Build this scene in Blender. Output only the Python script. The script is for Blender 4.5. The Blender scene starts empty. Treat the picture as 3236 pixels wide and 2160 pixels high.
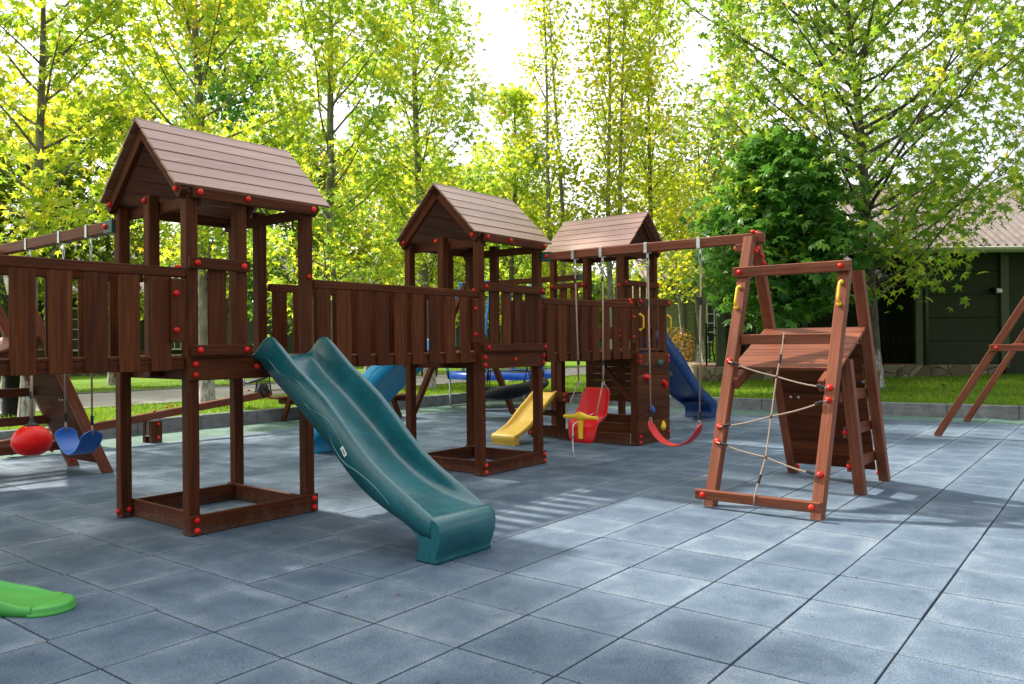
import bpy, bmesh, math, random
import numpy as np
from mathutils import Vector, Matrix

random.seed(7)
S = bpy.context.scene
C = S.collection
PI = math.pi
V = Vector

# ------------------------------------------------------------------ materials
def newmat(name):
    m = bpy.data.materials.new(name); m.use_nodes = True
    nt = m.node_tree; nt.nodes.clear()
    out = nt.nodes.new('ShaderNodeOutputMaterial')
    return m, nt, out

def N(nt, typ, **kw):
    n = nt.nodes.new(typ)
    for k, v in kw.items():
        if k.startswith('i_'):
            key = k[2:].replace('_', ' ')
            n.inputs[key].default_value = v
        else:
            setattr(n, k, v)
    return n

def ramp(nt, fac, stops):
    r = nt.nodes.new('ShaderNodeValToRGB')
    e = r.color_ramp.elements
    while len(e) < len(stops): e.new(0.5)
    for k, (p, c) in enumerate(stops):
        e[k].position = p; e[k].color = (*c, 1) if len(c) == 3 else c
    nt.links.new(fac, r.inputs['Fac'])
    return r.outputs['Color']

def noise(nt, vec, scale, detail=3, rough=.55, dist=0.0):
    n = N(nt, 'ShaderNodeTexNoise')
    n.inputs['Scale'].default_value = scale
    n.inputs['Detail'].default_value = detail
    n.inputs['Roughness'].default_value = rough
    n.inputs['Distortion'].default_value = dist
    if vec is not None: nt.links.new(vec, n.inputs['Vector'])
    return n.outputs['Fac']

def mapping(nt, vec, scale=(1, 1, 1), rot=(0, 0, 0), loc=(0, 0, 0)):
    m = N(nt, 'ShaderNodeMapping')
    m.inputs['Scale'].default_value = scale
    m.inputs['Rotation'].default_value = rot
    m.inputs['Location'].default_value = loc
    nt.links.new(vec, m.inputs['Vector'])
    return m.outputs['Vector']

def mathn(nt, op, a, b=None, clamp=False):
    m = N(nt, 'ShaderNodeMath', operation=op); m.use_clamp = clamp
    for k, x in enumerate((a, b)):
        if x is None: continue
        if isinstance(x, (int, float)): m.inputs[k].default_value = x
        else: nt.links.new(x, m.inputs[k])
    return m.outputs[0]

def mix(nt, fac, a, b, blend='MIX'):
    m = N(nt, 'ShaderNodeMix', data_type='RGBA', blend_type=blend)
    for s, x in ((m.inputs[0], fac), (m.inputs[6], a), (m.inputs[7], b)):
        if isinstance(x, (int, float)): s.default_value = x
        elif isinstance(x, tuple): s.default_value = (*x, 1)
        else: nt.links.new(x, s)
    return m.outputs[2]

def bsdf(nt, out, color, rough=.5, spec=.5, bump=None, bstr=.2, bdist=.01, metal=0.0, coat=0.0):
    b = N(nt, 'ShaderNodeBsdfPrincipled')
    if isinstance(color, tuple): b.inputs['Base Color'].default_value = (*color, 1)
    else: nt.links.new(color, b.inputs['Base Color'])
    if isinstance(rough, (int, float)): b.inputs['Roughness'].default_value = rough
    else: nt.links.new(rough, b.inputs['Roughness'])
    b.inputs['Specular IOR Level'].default_value = spec
    b.inputs['Metallic'].default_value = metal
    b.inputs['Coat Weight'].default_value = coat
    if bump is not None:
        bp = N(nt, 'ShaderNodeBump')
        bp.inputs['Strength'].default_value = bstr
        bp.inputs['Distance'].default_value = bdist
        nt.links.new(bump, bp.inputs['Height'])
        nt.links.new(bp.outputs['Normal'], b.inputs['Normal'])
    nt.links.new(b.outputs['BSDF'], out.inputs['Surface'])
    return b

def wood(name, dark, mid, light, rough=.45, worn=0.0, spec=.14):
    m, nt, out = newmat(name)
    uv = N(nt, 'ShaderNodeTexCoord').outputs['UV']
    rnd = N(nt, 'ShaderNodeNewGeometry').outputs['Random Per Island']
    g1 = noise(nt, mapping(nt, uv, (1.6, 60, 1)), 1, 5, .65, .6)
    g2 = noise(nt, mapping(nt, uv, (.9, 9, 1)), 1, 3, .6, 1.8)
    g3 = noise(nt, mapping(nt, uv, (6, 160, 1)), 1, 2)
    f = mathn(nt, 'ADD', mathn(nt, 'MULTIPLY', g1, .55), mathn(nt, 'MULTIPLY', g2, .45))
    f = mathn(nt, 'ADD', f, mathn(nt, 'MULTIPLY', mathn(nt, 'SUBTRACT', rnd, .5), .19))
    col = ramp(nt, f, [(.30, dark), (.52, mid), (.72, light)])
    vo = N(nt, 'ShaderNodeTexVoronoi', feature='F1')
    vo.inputs['Scale'].default_value = 1
    vo.inputs['Randomness'].default_value = 1
    nt.links.new(mapping(nt, uv, (2.4, 6.0, 1)), vo.inputs['Vector'])
    kn = ramp(nt, vo.outputs['Distance'], [(.02, (1, 1, 1)), (.085, (0, 0, 0))])
    col = mix(nt, mathn(nt, 'MULTIPLY', kn, .75), col, tuple(x * .55 for x in dark))
    if worn:
        w = noise(nt, mapping(nt, uv, (1.8, 14, 1), loc=(3, 7, 0)), 1, 4, .7, .8)
        wf = ramp(nt, w, [(.48, (0, 0, 0)), (.68, (1, 1, 1))])
        col = mix(nt, mathn(nt, 'MULTIPLY', wf, worn), col, (.33, .19, .14))
    oc = N(nt, 'ShaderNodeTexCoord').outputs['Object']
    sx = N(nt, 'ShaderNodeSeparateXYZ'); nt.links.new(oc, sx.inputs[0])
    dn = mathn(nt, 'SUBTRACT', mathn(nt, 'MULTIPLY', noise(nt, oc, 14, 4, .7), .30), sx.outputs[2])
    df = ramp(nt, dn, [(.06, (0, 0, 0)), (.17, (.34, .34, .34))])
    col = mix(nt, df, col, (.15, .12, .10))
    b = bsdf(nt, out, col, rough, spec, mathn(nt, 'ADD', g1, g3), .18, .003)
    return m

def plastic(name, col, rough=.35, var=.12, spec=.5, scratch=.0):
    m, nt, out = newmat(name)
    tc = N(nt, 'ShaderNodeTexCoord').outputs['Object']
    n = noise(nt, tc, 4.5, 4, .6)
    n2 = noise(nt, tc, 60, 3, .6)
    c = ramp(nt, n, [(.3, tuple(x * (1 - var) for x in col)), (.7, tuple(min(1, x * (1 + var)) for x in col))])
    if scratch:
        s = noise(nt, mapping(nt, tc, (4, 30, 30)), 1, 4, .7)
        c = mix(nt, mathn(nt, 'MULTIPLY', ramp(nt, s, [(.55, (0, 0, 0)), (.8, (1, 1, 1))]), scratch), c, (.5, .5, .48))
    r = mathn(nt, 'ADD', mathn(nt, 'MULTIPLY', n, .25), rough - .12)
    bsdf(nt, out, c, r, spec, n2, .06, .002)
    return m

def redcap():
    m, nt, out = newmat('red_cap_plastic')
    r = N(nt, 'ShaderNodeObjectInfo').outputs['Random']
    n = noise(nt, N(nt, 'ShaderNodeTexCoord').outputs['Object'], 60, 3)
    c = ramp(nt, mathn(nt, 'ADD', mathn(nt, 'MULTIPLY', r, .7), mathn(nt, 'MULTIPLY', n, .3)), [(.15, (.50, .006, .005)), (.6, (.72, .008, .005)), (.95, (.78, .045, .022))])
    bsdf(nt, out, c, mathn(nt, 'ADD', mathn(nt, 'MULTIPLY', r, .25), .22), .3)
    return m
def plain(name, col, rough=.6, metal=0., var=.15, scale=20, spec=.5):
    m, nt, out = newmat(name)
    tc = N(nt, 'ShaderNodeTexCoord').outputs['Object']
    n = noise(nt, tc, scale, 4, .6)
    c = ramp(nt, n, [(.3, tuple(x * (1 - var) for x in col)), (.7, tuple(min(1, x * (1 + var)) for x in col))])
    bsdf(nt, out, c, rough, spec, n, .1, .004, metal)
    return m

def leafmat(name, stops, trans_gain=1.5, rough=.45, tfac=.5, k=1.0):
    stops = [(p, tuple(min(.9, x * k) for x in c)) for p, c in stops]
    m, nt, out = newmat(name)
    rnd = N(nt, 'ShaderNodeNewGeometry').outputs['Random Per Island']
    tc = N(nt, 'ShaderNodeTexCoord').outputs['Object']
    cl = noise(nt, tc, .75, 2, .5)
    f = mathn(nt, 'ADD', mathn(nt, 'MULTIPLY', rnd, .62), mathn(nt, 'MULTIPLY', mathn(nt, 'SUBTRACT', cl, .5), 1.1))
    f = mathn(nt, 'ADD', f, .19, True)
    c = ramp(nt, f, stops)
    b = N(nt, 'ShaderNodeBsdfPrincipled')
    nt.links.new(c, b.inputs['Base Color'])
    b.inputs['Roughness'].default_value = rough
    b.inputs['Specular IOR Level'].default_value = .35
    t = N(nt, 'ShaderNodeBsdfTranslucent')
    g = N(nt, 'ShaderNodeVectorMath', operation='SCALE'); g.inputs['Scale'].default_value = trans_gain
    nt.links.new(c, g.inputs[0])
    tcx = mix(nt, 1.0, g.outputs[0], (1.1, 1.0, .66), 'MULTIPLY')
    nt.links.new(tcx, t.inputs['Color'])
    ms = N(nt, 'ShaderNodeMixShader'); ms.inputs[0].default_value = tfac
    nt.links.new(b.outputs['BSDF'], ms.inputs[1]); nt.links.new(t.outputs['BSDF'], ms.inputs[2])
    nt.links.new(ms.outputs[0], out.inputs['Surface'])
    return m

M = {}
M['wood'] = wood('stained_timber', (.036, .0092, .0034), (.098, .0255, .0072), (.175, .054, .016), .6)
M['wood_lit'] = wood('stained_timber_sunlit', (.09, .024, .0115), (.185, .056, .027), (.285, .094, .049), .48, .12)  # same stained timber, slightly worn; sunlight is put into the paler colour
M['wood_roof'] = wood('weathered_glare_roof_boards', (.16, .055, .034), (.235, .108, .07), (.35, .19, .135), .30, .65, .7)  # weathered boards, base colour lightened further to carry the bright sky glare
M['red'] = plastic('red_plastic', (.74, .006, .004), .3, .06, .3)
M['yellow'] = plastic('yellow_plastic', (.80, .50, .015), .3, .06)
M['yellow_slide'] = plastic('yellow_slide_plastic', (.76, .48, .06), .32, .06, scratch=.1)
M['teal'] = plastic('teal_slide_plastic', (.002, .098, .115), .27, .2, .75, scratch=.09)
M['cyan'] = plastic('cyan_slide_plastic', (.012, .33, .60), .36, .08, scratch=.06)
M['navy'] = plastic('dark_blue_slide_plastic', (.004, .042, .18), .32, .1)
M['green_slide'] = plastic('green_slide_plastic', (.07, .37, .06), .36, .07, scratch=.1)
M['redseat'] = plastic('red_seat_plastic', (.60, .006, .008), .4, .05)
M['blueseat'] = plastic('blue_seat_plastic', (.010, .10, .42), .36, .06)
M['bluepad'] = plastic('blue_vinyl_pad', (.012, .12, .62), .35, .1)
M['bluetube'] = plastic('blue_foam_tube', (.010, .22, .58), .5, .06)
M['greenmetal'] = plain('green_bracket_paint', (.008, .075, .055), .4)
M['black'] = plain('black_rubber', (.012, .012, .013), .55)
M['blackfab'] = plain('black_fabric', (.014, .014, .016), .85, scale=60)
M['iron'] = plain('black_iron', (.006, .006, .0065), .5, spec=.12)
M['galv'] = plain('galvanized_steel', (.55, .56, .57), .35, .85)
M['rope'] = None
M['grey_sticker'] = plain('grey_sticker', (.22, .23, .24), .5)
M['white'] = plain('white_paint', (.75, .75, .72), .5, var=.05)
M['siding'] = None

def ropemat():
    m, nt, out = newmat('twisted_rope')
    uv = N(nt, 'ShaderNodeTexCoord').outputs['UV']
    w = N(nt, 'ShaderNodeTexWave', wave_type='BANDS', bands_direction='DIAGONAL')
    w.inputs['Scale'].default_value = 1.0
    nt.links.new(mapping(nt, uv, (26, 2.0, 1)), w.inputs['Vector'])
    c = ramp(nt, w.outputs['Fac'], [(.1, (.16, .10, .07)), (.6, (.46, .36, .27))])
    bsdf(nt, out, c, .85, .2, w.outputs['Fac'], .6, .004)
    return m
M['rope'] = ropemat()

def tilemat():
    m, nt, out = newmat('rubber_tile')
    geo = N(nt, 'ShaderNodeNewGeometry')
    rnd = geo.outputs['Random Per Island']
    tc = N(nt, 'ShaderNodeTexCoord').outputs['Object']
    fine = noise(nt, tc, 330, 2, .7)
    fine2 = noise(nt, tc, 105, 3, .75)
    blot = noise(nt, tc, 4.2, 6, .68, .6)
    blot2 = noise(nt, tc, .55, 4, .6, .4)
    f = mathn(nt, 'ADD', mathn(nt, 'MULTIPLY', blot, .58), mathn(nt, 'MULTIPLY', blot2, .26))
    f = mathn(nt, 'ADD', f, .07)
    f = mathn(nt, 'ADD', f, mathn(nt, 'MULTIPLY', mathn(nt, 'SUBTRACT', rnd, .5), .15))
    rim = N(nt, 'ShaderNodeAttribute', attribute_name='rim')
    f = mathn(nt, 'ADD', f, mathn(nt, 'MULTIPLY', mathn(nt, 'SUBTRACT', rim.outputs['Fac'], .45), .17))
    c = ramp(nt, f, [(.34, (.050, .080, .122)), (.54, (.092, .132, .181)), (.76, (.180, .220, .262))])
    c = mix(nt, 1.0, c, ramp(nt, fine, [(.25, (.35, .35, .35)), (.5, (.95, .95, .95)), (.78, (2.0, 2.0, 2.0))]), 'MULTIPLY')
    c = mix(nt, 1.0, c, ramp(nt, fine2, [(.3, (.58, .58, .60)), (.5, (1, 1, 1)), (.72, (1.62, 1.60, 1.56))]), 'MULTIPLY')
    # green edge tiles: attribute set per tile
    at = N(nt, 'ShaderNodeAttribute', attribute_name='green')
    gcol = mix(nt, 1.0, ramp(nt, f, [(.35, (.055, .125, .105)), (.75, (.14, .22, .18))]), ramp(nt, fine, [(.3, (.6, .6, .6)), (.75, (1.4, 1.4, 1.4))]), 'MULTIPLY')
    c = mix(nt, at.outputs['Fac'], c, gcol)
    # dust collected near tile rims, crumbs
    d = ramp(nt, noise(nt, tc, 9, 4, .75), [(.60, (0, 0, 0)), (.80, (1, 1, 1))])
    c = mix(nt, mathn(nt, 'MULTIPLY', d, .25), c, (.33, .31, .29))
    bsdf(nt, out, c, .78, .35, mathn(nt, 'ADD', fine, mathn(nt, 'MULTIPLY', fine2, .6)), .35, .003)
    return m
M['tile'] = tilemat()
M['joint'] = plain('dark_joint', (.018, .022, .030), .9)

def concrete():
    m, nt, out = newmat('kerb_concrete')
    tc = N(nt, 'ShaderNodeTexCoord').outputs['Object']
    n = noise(nt, tc, 5, 5, .7)
    n2 = noise(nt, mapping(nt, tc, (1.2, 1.2, 9)), 1.6, 4, .7)
    c = ramp(nt, n, [(.3, (.13, .135, .14)), (.6, (.22, .225, .23)), (.8, (.30, .295, .285))])
    c = mix(nt, ramp(nt, n2, [(.5, (0, 0, 0)), (.72, (.6, .6, .6))]), c, (.05, .046, .043))
    bsdf(nt, out, c, .85, .3, n, .3, .01)
    return m
M['kerb'] = concrete()

def lawnmat():
    m, nt, out = newmat('lawn_grass')
    tc = N(nt, 'ShaderNodeTexCoord').outputs['Object']
    n = noise(nt, tc, 1.1, 4, .6)
    n2 = noise(nt, tc, 45, 3, .7)
    f = mathn(nt, 'ADD', mathn(nt, 'MULTIPLY', n, .6), mathn(nt, 'MULTIPLY', n2, .4))
    c = ramp(nt, f, [(.3, (.05, .09, .010)), (.5, (.10, .19, .014)), (.7, (.19, .28, .022))])
    bsdf(nt, out, c, .9, .1, n2, .8, .03)
    return m
M['lawn'] = lawnmat()
M['grass'] = leafmat('grass_blades', [(0, (.05, .11, .010)), (.5, (.13, .24, .014)), (1, (.27, .38, .03))], 1.5, .5, .5, 1.1)

def pavers():
    m, nt, out = newmat('path_pavers')
    tc = N(nt, 'ShaderNodeTexCoord').outputs['Object']
    b = N(nt, 'ShaderNodeTexBrick')
    b.inputs['Color1'].default_value = (.34, .32, .29, 1); b.inputs['Color2'].default_value = (.27, .255, .235, 1)
    b.inputs['Mortar'].default_value = (.14, .13, .115, 1)
    b.inputs['Scale'].default_value = 1; b.inputs['Mortar Size'].default_value = .012
    b.inputs['Brick Width'].default_value = .24; b.inputs['Row Height'].default_value = .14
    nt.links.new(tc, b.inputs['Vector'])
    n = noise(nt, tc, 1.3, 4)
    c = mix(nt, .35, b.outputs['Color'], ramp(nt, n, [(.3, (.22, .21, .19)), (.7, (.42, .40, .37))]))
    bsdf(nt, out, c, .85, .3, b.outputs['Fac'], -.3, .006)
    return m
M['path'] = pavers()

def stone():
    m, nt, out = newmat('rubble_stone')
    tc = N(nt, 'ShaderNodeTexCoord').outputs['Object']
    dn = mix(nt, .12, tc, N(nt, 'ShaderNodeTexNoise').outputs['Color'])
    v = N(nt, 'ShaderNodeTexVoronoi', feature='DISTANCE_TO_EDGE'); v.inputs['Scale'].default_value = 3.6
    v2 = N(nt, 'ShaderNodeTexVoronoi', feature='F1'); v2.inputs['Scale'].default_value = 3.6
    nt.links.new(dn, v.inputs['Vector']); nt.links.new(dn, v2.inputs['Vector'])
    h = N(nt, 'ShaderNodeSeparateColor'); nt.links.new(v2.outputs['Color'], h.inputs[0])
    c = ramp(nt, h.outputs[0], [(.1, (.13, .10, .065)), (.5, (.21, .17, .11)), (.9, (.30, .26, .19))])
    e = ramp(nt, v.outputs['Distance'], [(.0, (0, 0, 0)), (.05, (1, 1, 1))])
    c = mix(nt, e, (.055, .048, .038), c)
    bsdf(nt, out, c, .9, .2, e, .6, .03)
    return m
M['stone'] = stone()

def siding(name, col, pitch):
    m, nt, out = newmat(name)
    tc = N(nt, 'ShaderNodeTexCoord').outputs['Object']
    n = noise(nt, mapping(nt, tc, (1, 1, 14)), 3, 4)
    c = ramp(nt, n, [(.3, tuple(x * .82 for x in col)), (.7, tuple(x * 1.15 for x in col))])
    bsdf(nt, out, c, .7, .3, n, .15, .01)
    return m
M['siding'] = siding('green_siding', (.021, .029, .010), .6)
M['siding_light'] = siding('pale_green_siding', (.20, .22, .115), .2)
M['trim'] = plain('green_trim', (.045, .06, .023), .55)
M['cream'] = plain('cream_trim', (.50, .50, .36), .6, var=.06)
M['gutter'] = plain('cream_gutter', (.46, .45, .36), .5, var=.08)
M['corr'] = plain('corrugated_sheet', (.17, .135, .13), .75, var=.3, scale=6)
M['corr_dark'] = plain('dark_corrugated_sheet', (.055, .055, .06), .75, var=.3, scale=6)
M['tileroof'] = plain('reddish_sheet_roof', (.24, .19, .185), .8, var=.3, scale=5)
M['tilefloor'] = plain('terracotta_floor', (.22, .085, .045), .7)
def glass():
    m, nt, out = newmat('window_glass')
    bsdf(nt, out, (.03, .035, .03), .06, .9)
    return m
M['glass'] = glass()
def barkmat(name, c1, c2, c3, white=0.0):
    m, nt, out = newmat(name)
    tc = N(nt, 'ShaderNodeTexCoord').outputs['Object']
    n = noise(nt, mapping(nt, tc, (1, 1, .35)), 9, 5, .65)
    n2 = noise(nt, mapping(nt, tc, (1, 1, .2)), 34, 4, .7)
    c = ramp(nt, n, [(.32, c1), (.5, c2), (.68, c3)])
    if white:
        z = N(nt, 'ShaderNodeSeparateXYZ'); nt.links.new(tc, z.inputs[0])
        zz = mathn(nt, 'ADD', z.outputs[2], mathn(nt, 'MULTIPLY', n, .5))
        w = ramp(nt, zz, [(0, (1, 1, 1)), (white, (1, 1, 1)), (min(1, white + .03), (0, 0, 0))])
        # ramp domain is 0..1 so scale height first
        w = ramp(nt, mathn(nt, 'MULTIPLY', zz, .4), [(white * .4 - .01, (1, 1, 1)), (white * .4 + .02, (0, 0, 0))])
        flake = ramp(nt, n2, [(.44, (0, 0, 0)), (.55, (1, 1, 1))])
        wf = mathn(nt, 'MULTIPLY', w, flake)
        c = mix(nt, wf, c, (.40, .39, .36))
    bsdf(nt, out, c, .9, .2, n2, .5, .02)
    return m
M['bark'] = barkmat('plane_bark', (.085, .075, .055), (.17, .155, .115), (.28, .26, .20), 1.25)
M['bark_dark'] = barkmat('dark_bark', (.05, .042, .032), (.10, .085, .065), (.16, .14, .11), 1.0)
M['bark_pale'] = barkmat('pale_bark', (.13, .12, .10), (.25, .235, .20), (.36, .34, .30), 0)
G1 = [(0, (.045, .105, .010)), (.35, (.105, .18, .024)), (.65, (.205, .265, .028)), (.93, (.33, .32, .035)), (1, (.25, .10, .012))]
M['leaf_plane'] = leafmat('plane_leaves', G1, 2.0, .45, .58, 1.7)
M['leaf_yellow'] = leafmat('turning_plane_leaves', [(0, (.055, .125, .010)), (.35, (.13, .205, .022)), (.68, (.24, .285, .026)), (.93, (.35, .31, .03)), (1, (.26, .11, .012))], 2.0, .45, .58, 1.6)
M['leaf_green'] = leafmat('fresh_plane_leaves', [(0, (.035, .085, .014)), (.4, (.075, .14, .014)), (.75, (.155, .205, .026)), (1, (.26, .25, .03))], 2.0, .42, .55, 1.75)
M['leaf_dark'] = leafmat('dark_green_leaves', [(0, (.016, .05, .011)), (.5, (.03, .085, .014)), (1, (.085, .15, .018))], 1.6, .36, .45, 2.5)
M['leaf_far'] = leafmat('far_tree_leaves', [(0, (.025, .06, .012)), (.4, (.065, .12, .014)), (.75, (.16, .19, .016)), (1, (.28, .24, .02))], 1.8, .45, .5, 1.45)
M['leaf_far_bright'] = leafmat('far_bright_leaves', [(0, (.07, .12, .014)), (.4, (.14, .19, .016)), (.75, (.24, .26, .018)), (1, (.32, .25, .03))], 2.0, .45, .58, 1.6)
M['leaf_red'] = leafmat('reddish_shrub_leaves', [(0, (.09, .12, .02)), (.5, (.25, .15, .03)), (1, (.35, .10, .03))], 1.5)
M['leaf_lime'] = leafmat('lime_conifer_leaves', [(0, (.07, .17, .012)), (1, (.16, .28, .02))], 1.4)
M['fallen'] = leafmat('fallen_leaf', [(0, (.10, .04, .015)), (.6, (.22, .10, .03)), (1, (.38, .24, .06))], 1.0, .7, .2)

# ------------------------------------------------------------------ mesh builder
class MB:
    def __init__(s):
        s.v = []; s.f = []; s.uv = []; s.sm = []
    def _add(s, vs, fs, uvs, smooth=False):
        o = len(s.v); s.v += [tuple(x) for x in vs]
        for f, u in zip(fs, uvs):
            s.f.append([o + i for i in f]); s.uv.append(u); s.sm.append(smooth)
        return s
    def obb(s, c, ex, ey, ez, h, bev=.004):
        """box at centre c, unit axes, half sizes h, chamfered edges"""
        c = V(c); ax = (V(ex).normalized(), V(ey).normalized(), V(ez).normalized())
        bev = min(bev, min(h) * .45)
        loc = []; idx = {}
        for i in (-1, 1):
            for j in (-1, 1):
                for k in (-1, 1):
                    sg = (i, j, k)
                    for a in range(3):
                        p = [sg[t] * (h[t] if t == a else h[t] - bev) for t in range(3)]
                        idx[(sg, a)] = len(loc); loc.append(p)
        L = max(range(3), key=lambda t: h[t])
        off = (random.uniform(0, 50), random.uniform(0, 50))
        def uvf(face, n):
            if n == L: o1, o2 = [t for t in range(3) if t != L]
            else: o1 = L; o2 = [t for t in range(3) if t not in (L, n)][0]
            return [(loc[q][o1] + off[0], loc[q][o2] + off[1] + n * .37) for q in face]
        fs = []; us = []
        for a in range(3):
            b, d = [t for t in range(3) if t != a]
            for sgn in (-1, 1):
                face = []
                for (x, y) in ((-1, -1), (1, -1), (1, 1), (-1, 1)):
                    sg = [0, 0, 0]; sg[a] = sgn; sg[b] = x; sg[d] = y
                    face.append(idx[(tuple(sg), a)])
                fs.append(face); us.append(uvf(face, a))
            for x in (-1, 1):
                for y in (-1, 1):
                    lo = [0, 0, 0]; lo[b] = x; lo[d] = y
                    hi = list(lo); lo[a] = -1; hi[a] = 1
                    face = [idx[(tuple(lo), b)], idx[(tuple(hi), b)], idx[(tuple(hi), d)], idx[(tuple(lo), d)]]
                    fs.append(face); us.append(uvf(face, b if b != L else d))
        for i in (-1, 1):
            for j in (-1, 1):
                for k in (-1, 1):
                    face = [idx[((i, j, k), a)] for a in range(3)]
                    fs.append(face); us.append(uvf(face, 0))
        vs = [c + ax[0] * p[0] + ax[1] * p[1] + ax[2] * p[2] for p in loc]
        return s._add(vs, fs, us)
    def box(s, x0, x1, y0, y1, z0, z1, bev=.004):
        x0, x1 = sorted((x0, x1)); y0, y1 = sorted((y0, y1))
        return s.obb(((x0 + x1) / 2, (y0 + y1) / 2, (z0 + z1) / 2), (1, 0, 0), (0, 1, 0), (0, 0, 1), ((x1 - x0) / 2, (y1 - y0) / 2, (z1 - z0) / 2), bev)
    def bar(s, p, q, side, w, d, bev=.004):
        """beam from p to q; w across 'side', d across the third axis"""
        p = V(p); q = V(q); a = (q - p); L = a.length; a.normalize()
        b = V(side); b = (b - a * b.dot(a)).normalized(); c = a.cross(b)
        return s.obb((p + q) / 2, a, b, c, (L / 2, w / 2, d / 2), bev)
    def tube(s, pts, r, n=8, cap=True, closed=False):
        pts = [V(p) for p in pts]; m = len(pts)
        rr = r if hasattr(r, '__len__') else [r] * m
        t0 = (pts[1] - pts[0]).normalized()
        u = t0.orthogonal().normalized()
        rings = []; d = 0
        vs = []; uvv = []
        for i, p in enumerate(pts):
            if closed: t = (pts[(i + 1) % m] - pts[i - 1]).normalized()
            else: t = (pts[min(i + 1, m - 1)] - pts[max(i - 1, 0)]).normalized()
            u = (u - t * u.dot(t)).normalized(); w = t.cross(u)
            if i: d += (p - pts[i - 1]).length
            for k in range(n):
                a = 2 * PI * k / n
                vs.append(p + (u * math.cos(a) + w * math.sin(a)) * rr[i]); uvv.append((d, k / n))
        fs = []; us = []
        for i in range(m if closed else m - 1):
            j = (i + 1) % m
            for k in range(n):
                l = (k + 1) % n
                f = [i * n + k, i * n + l, j * n + l, j * n + k]
                fs.append(f); us.append([uvv[f[0]], (uvv[f[1]][0], (k + 1) / n), (uvv[f[2]][0], (k + 1) / n), uvv[f[3]]])
        s._add(vs, fs, us, True)
        if cap and not closed:
            o = len(s.v) - len(vs)
            for ring in (list(range(n)), list(range((m - 1) * n, m * n))):
                s.f.append([o + q for q in ring]); s.uv.append([(0, 0)] * n); s.sm.append(False)
        return s
    def ball(s, c, r, nu=10, nv=6, sc=(1, 1, 1)):
        c = V(c); vs = [c + V((0, 0, r * sc[2]))]
        for j in range(1, nv):
            th = PI * j / nv
            for i in range(nu):
                ph = 2 * PI * i / nu
                vs.append(c + V((r * sc[0] * math.sin(th) * math.cos(ph), r * sc[1] * math.sin(th) * math.sin(ph), r * sc[2] * math.cos(th))))
        vs.append(c - V((0, 0, r * sc[2])))
        fs = [[0, 1 + i, 1 + (i + 1) % nu] for i in range(nu)]
        for j in range(nv - 2):
            for i in range(nu):
                a = 1 + j * nu + i; b = 1 + j * nu + (i + 1) % nu
                fs.append([a, a + nu, b + nu, b])
        e = len(vs) - 1; b0 = 1 + (nv - 2) * nu
        fs += [[e, b0 + (i + 1) % nu, b0 + i] for i in range(nu)]
        return s._add(vs, fs, [[(0, 0)] * len(f) for f in fs], True)
    def lathe(s, prof, c=(0, 0, 0), n=20, cap=True):
        c = V(c); vs = []
        for r, z in prof:
            for k in range(n):
                a = 2 * PI * k / n
                vs.append(c + V((r * math.cos(a), r * math.sin(a), z)))
        fs = []
        for i in range(len(prof) - 1):
            for k in range(n):
                l = (k + 1) % n
                fs.append([i * n + k, i * n + l, (i + 1) * n + l, (i + 1) * n + k])
        s._add(vs, fs, [[(0, 0)] * 4 for f in fs], True)
        if cap:
            o = len(s.v) - len(vs)
            for q in (0, len(prof) - 1):
                s.f.append([o + q * n + k for k in range(n)]); s.uv.append([(0, 0)] * n); s.sm.append(False)
        return s
    def grid(s, rows, smooth=True, loop=False):
        """rows: list of equal-length point lists, joined into quads"""
        n = len(rows[0]); vs = [p for r in rows for p in r]
        fs = []
        for i in range(len(rows) - 1):
            for k in range(n if loop else n - 1):
                l = (k + 1) % n
                fs.append([i * n + k, i * n + l, (i + 1) * n + l, (i + 1) * n + k])
        return s._add(vs, fs, [[(vs[q][0], vs[q][1]) for q in f] for f in fs], smooth)
    def poly(s, pts):
        return s._add(pts, [list(range(len(pts)))], [[(p[0], p[1]) for p in pts]])
    def prism(s, pts, off, bev=0):
        """closed outline extruded by the vector off"""
        n = len(pts); off = V(off); p0 = [V(p) for p in pts]; p1 = [p + off for p in p0]
        fs = [list(range(n))[::-1], list(range(n, 2 * n))] + [[i, (i + 1) % n, n + (i + 1) % n, n + i] for i in range(n)]
        return s._add(p0 + p1, fs, [[((p0 + p1)[q][0], (p0 + p1)[q][2]) for q in f] for f in fs])
    def build(s, name, mat, parent=None, recalc=True):
        me = bpy.data.meshes.new(name)
        me.from_pydata(s.v, [], s.f)
        ul = me.uv_layers.new(name='UVMap')
        ul.data.foreach_set('uv', [x for f in s.uv for p in f for x in p])
        me.polygons.foreach_set('use_smooth', s.sm)
        if recalc:
            bm = bmesh.new(); bm.from_mesh(me)
            bmesh.ops.recalc_face_normals(bm, faces=bm.faces)
            bm.to_mesh(me); bm.free()
        me.materials.append(mat); me.update()
        o = bpy.data.objects.new(name, me); C.objects.link(o)
        if parent: o.parent = parent
        return o

def tag(o, label=None, cat=None, group=None, kind=None):
    if label: o['label'] = label
    if cat: o['category'] = cat
    if group: o['group'] = group
    if kind: o['kind'] = kind
    return o

def thing(name, label, cat, loc=(0, 0, 0), rotz=0, group=None):
    o = bpy.data.objects.new(name, None); C.objects.link(o)
    o.empty_display_size = .2
    o.location = loc; o.rotation_euler = (0, 0, rotz)
    return tag(o, label, cat, group)

def bar_part(name, p, q, side, w, d, mat, parent, bev=.005):
    return MB().bar(p, q, side, w, d, bev).build(name, mat, parent)

def box_part(name, b, mat, parent, bev=.005):
    return MB().box(*b, bev).build(name, mat, parent)

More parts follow.
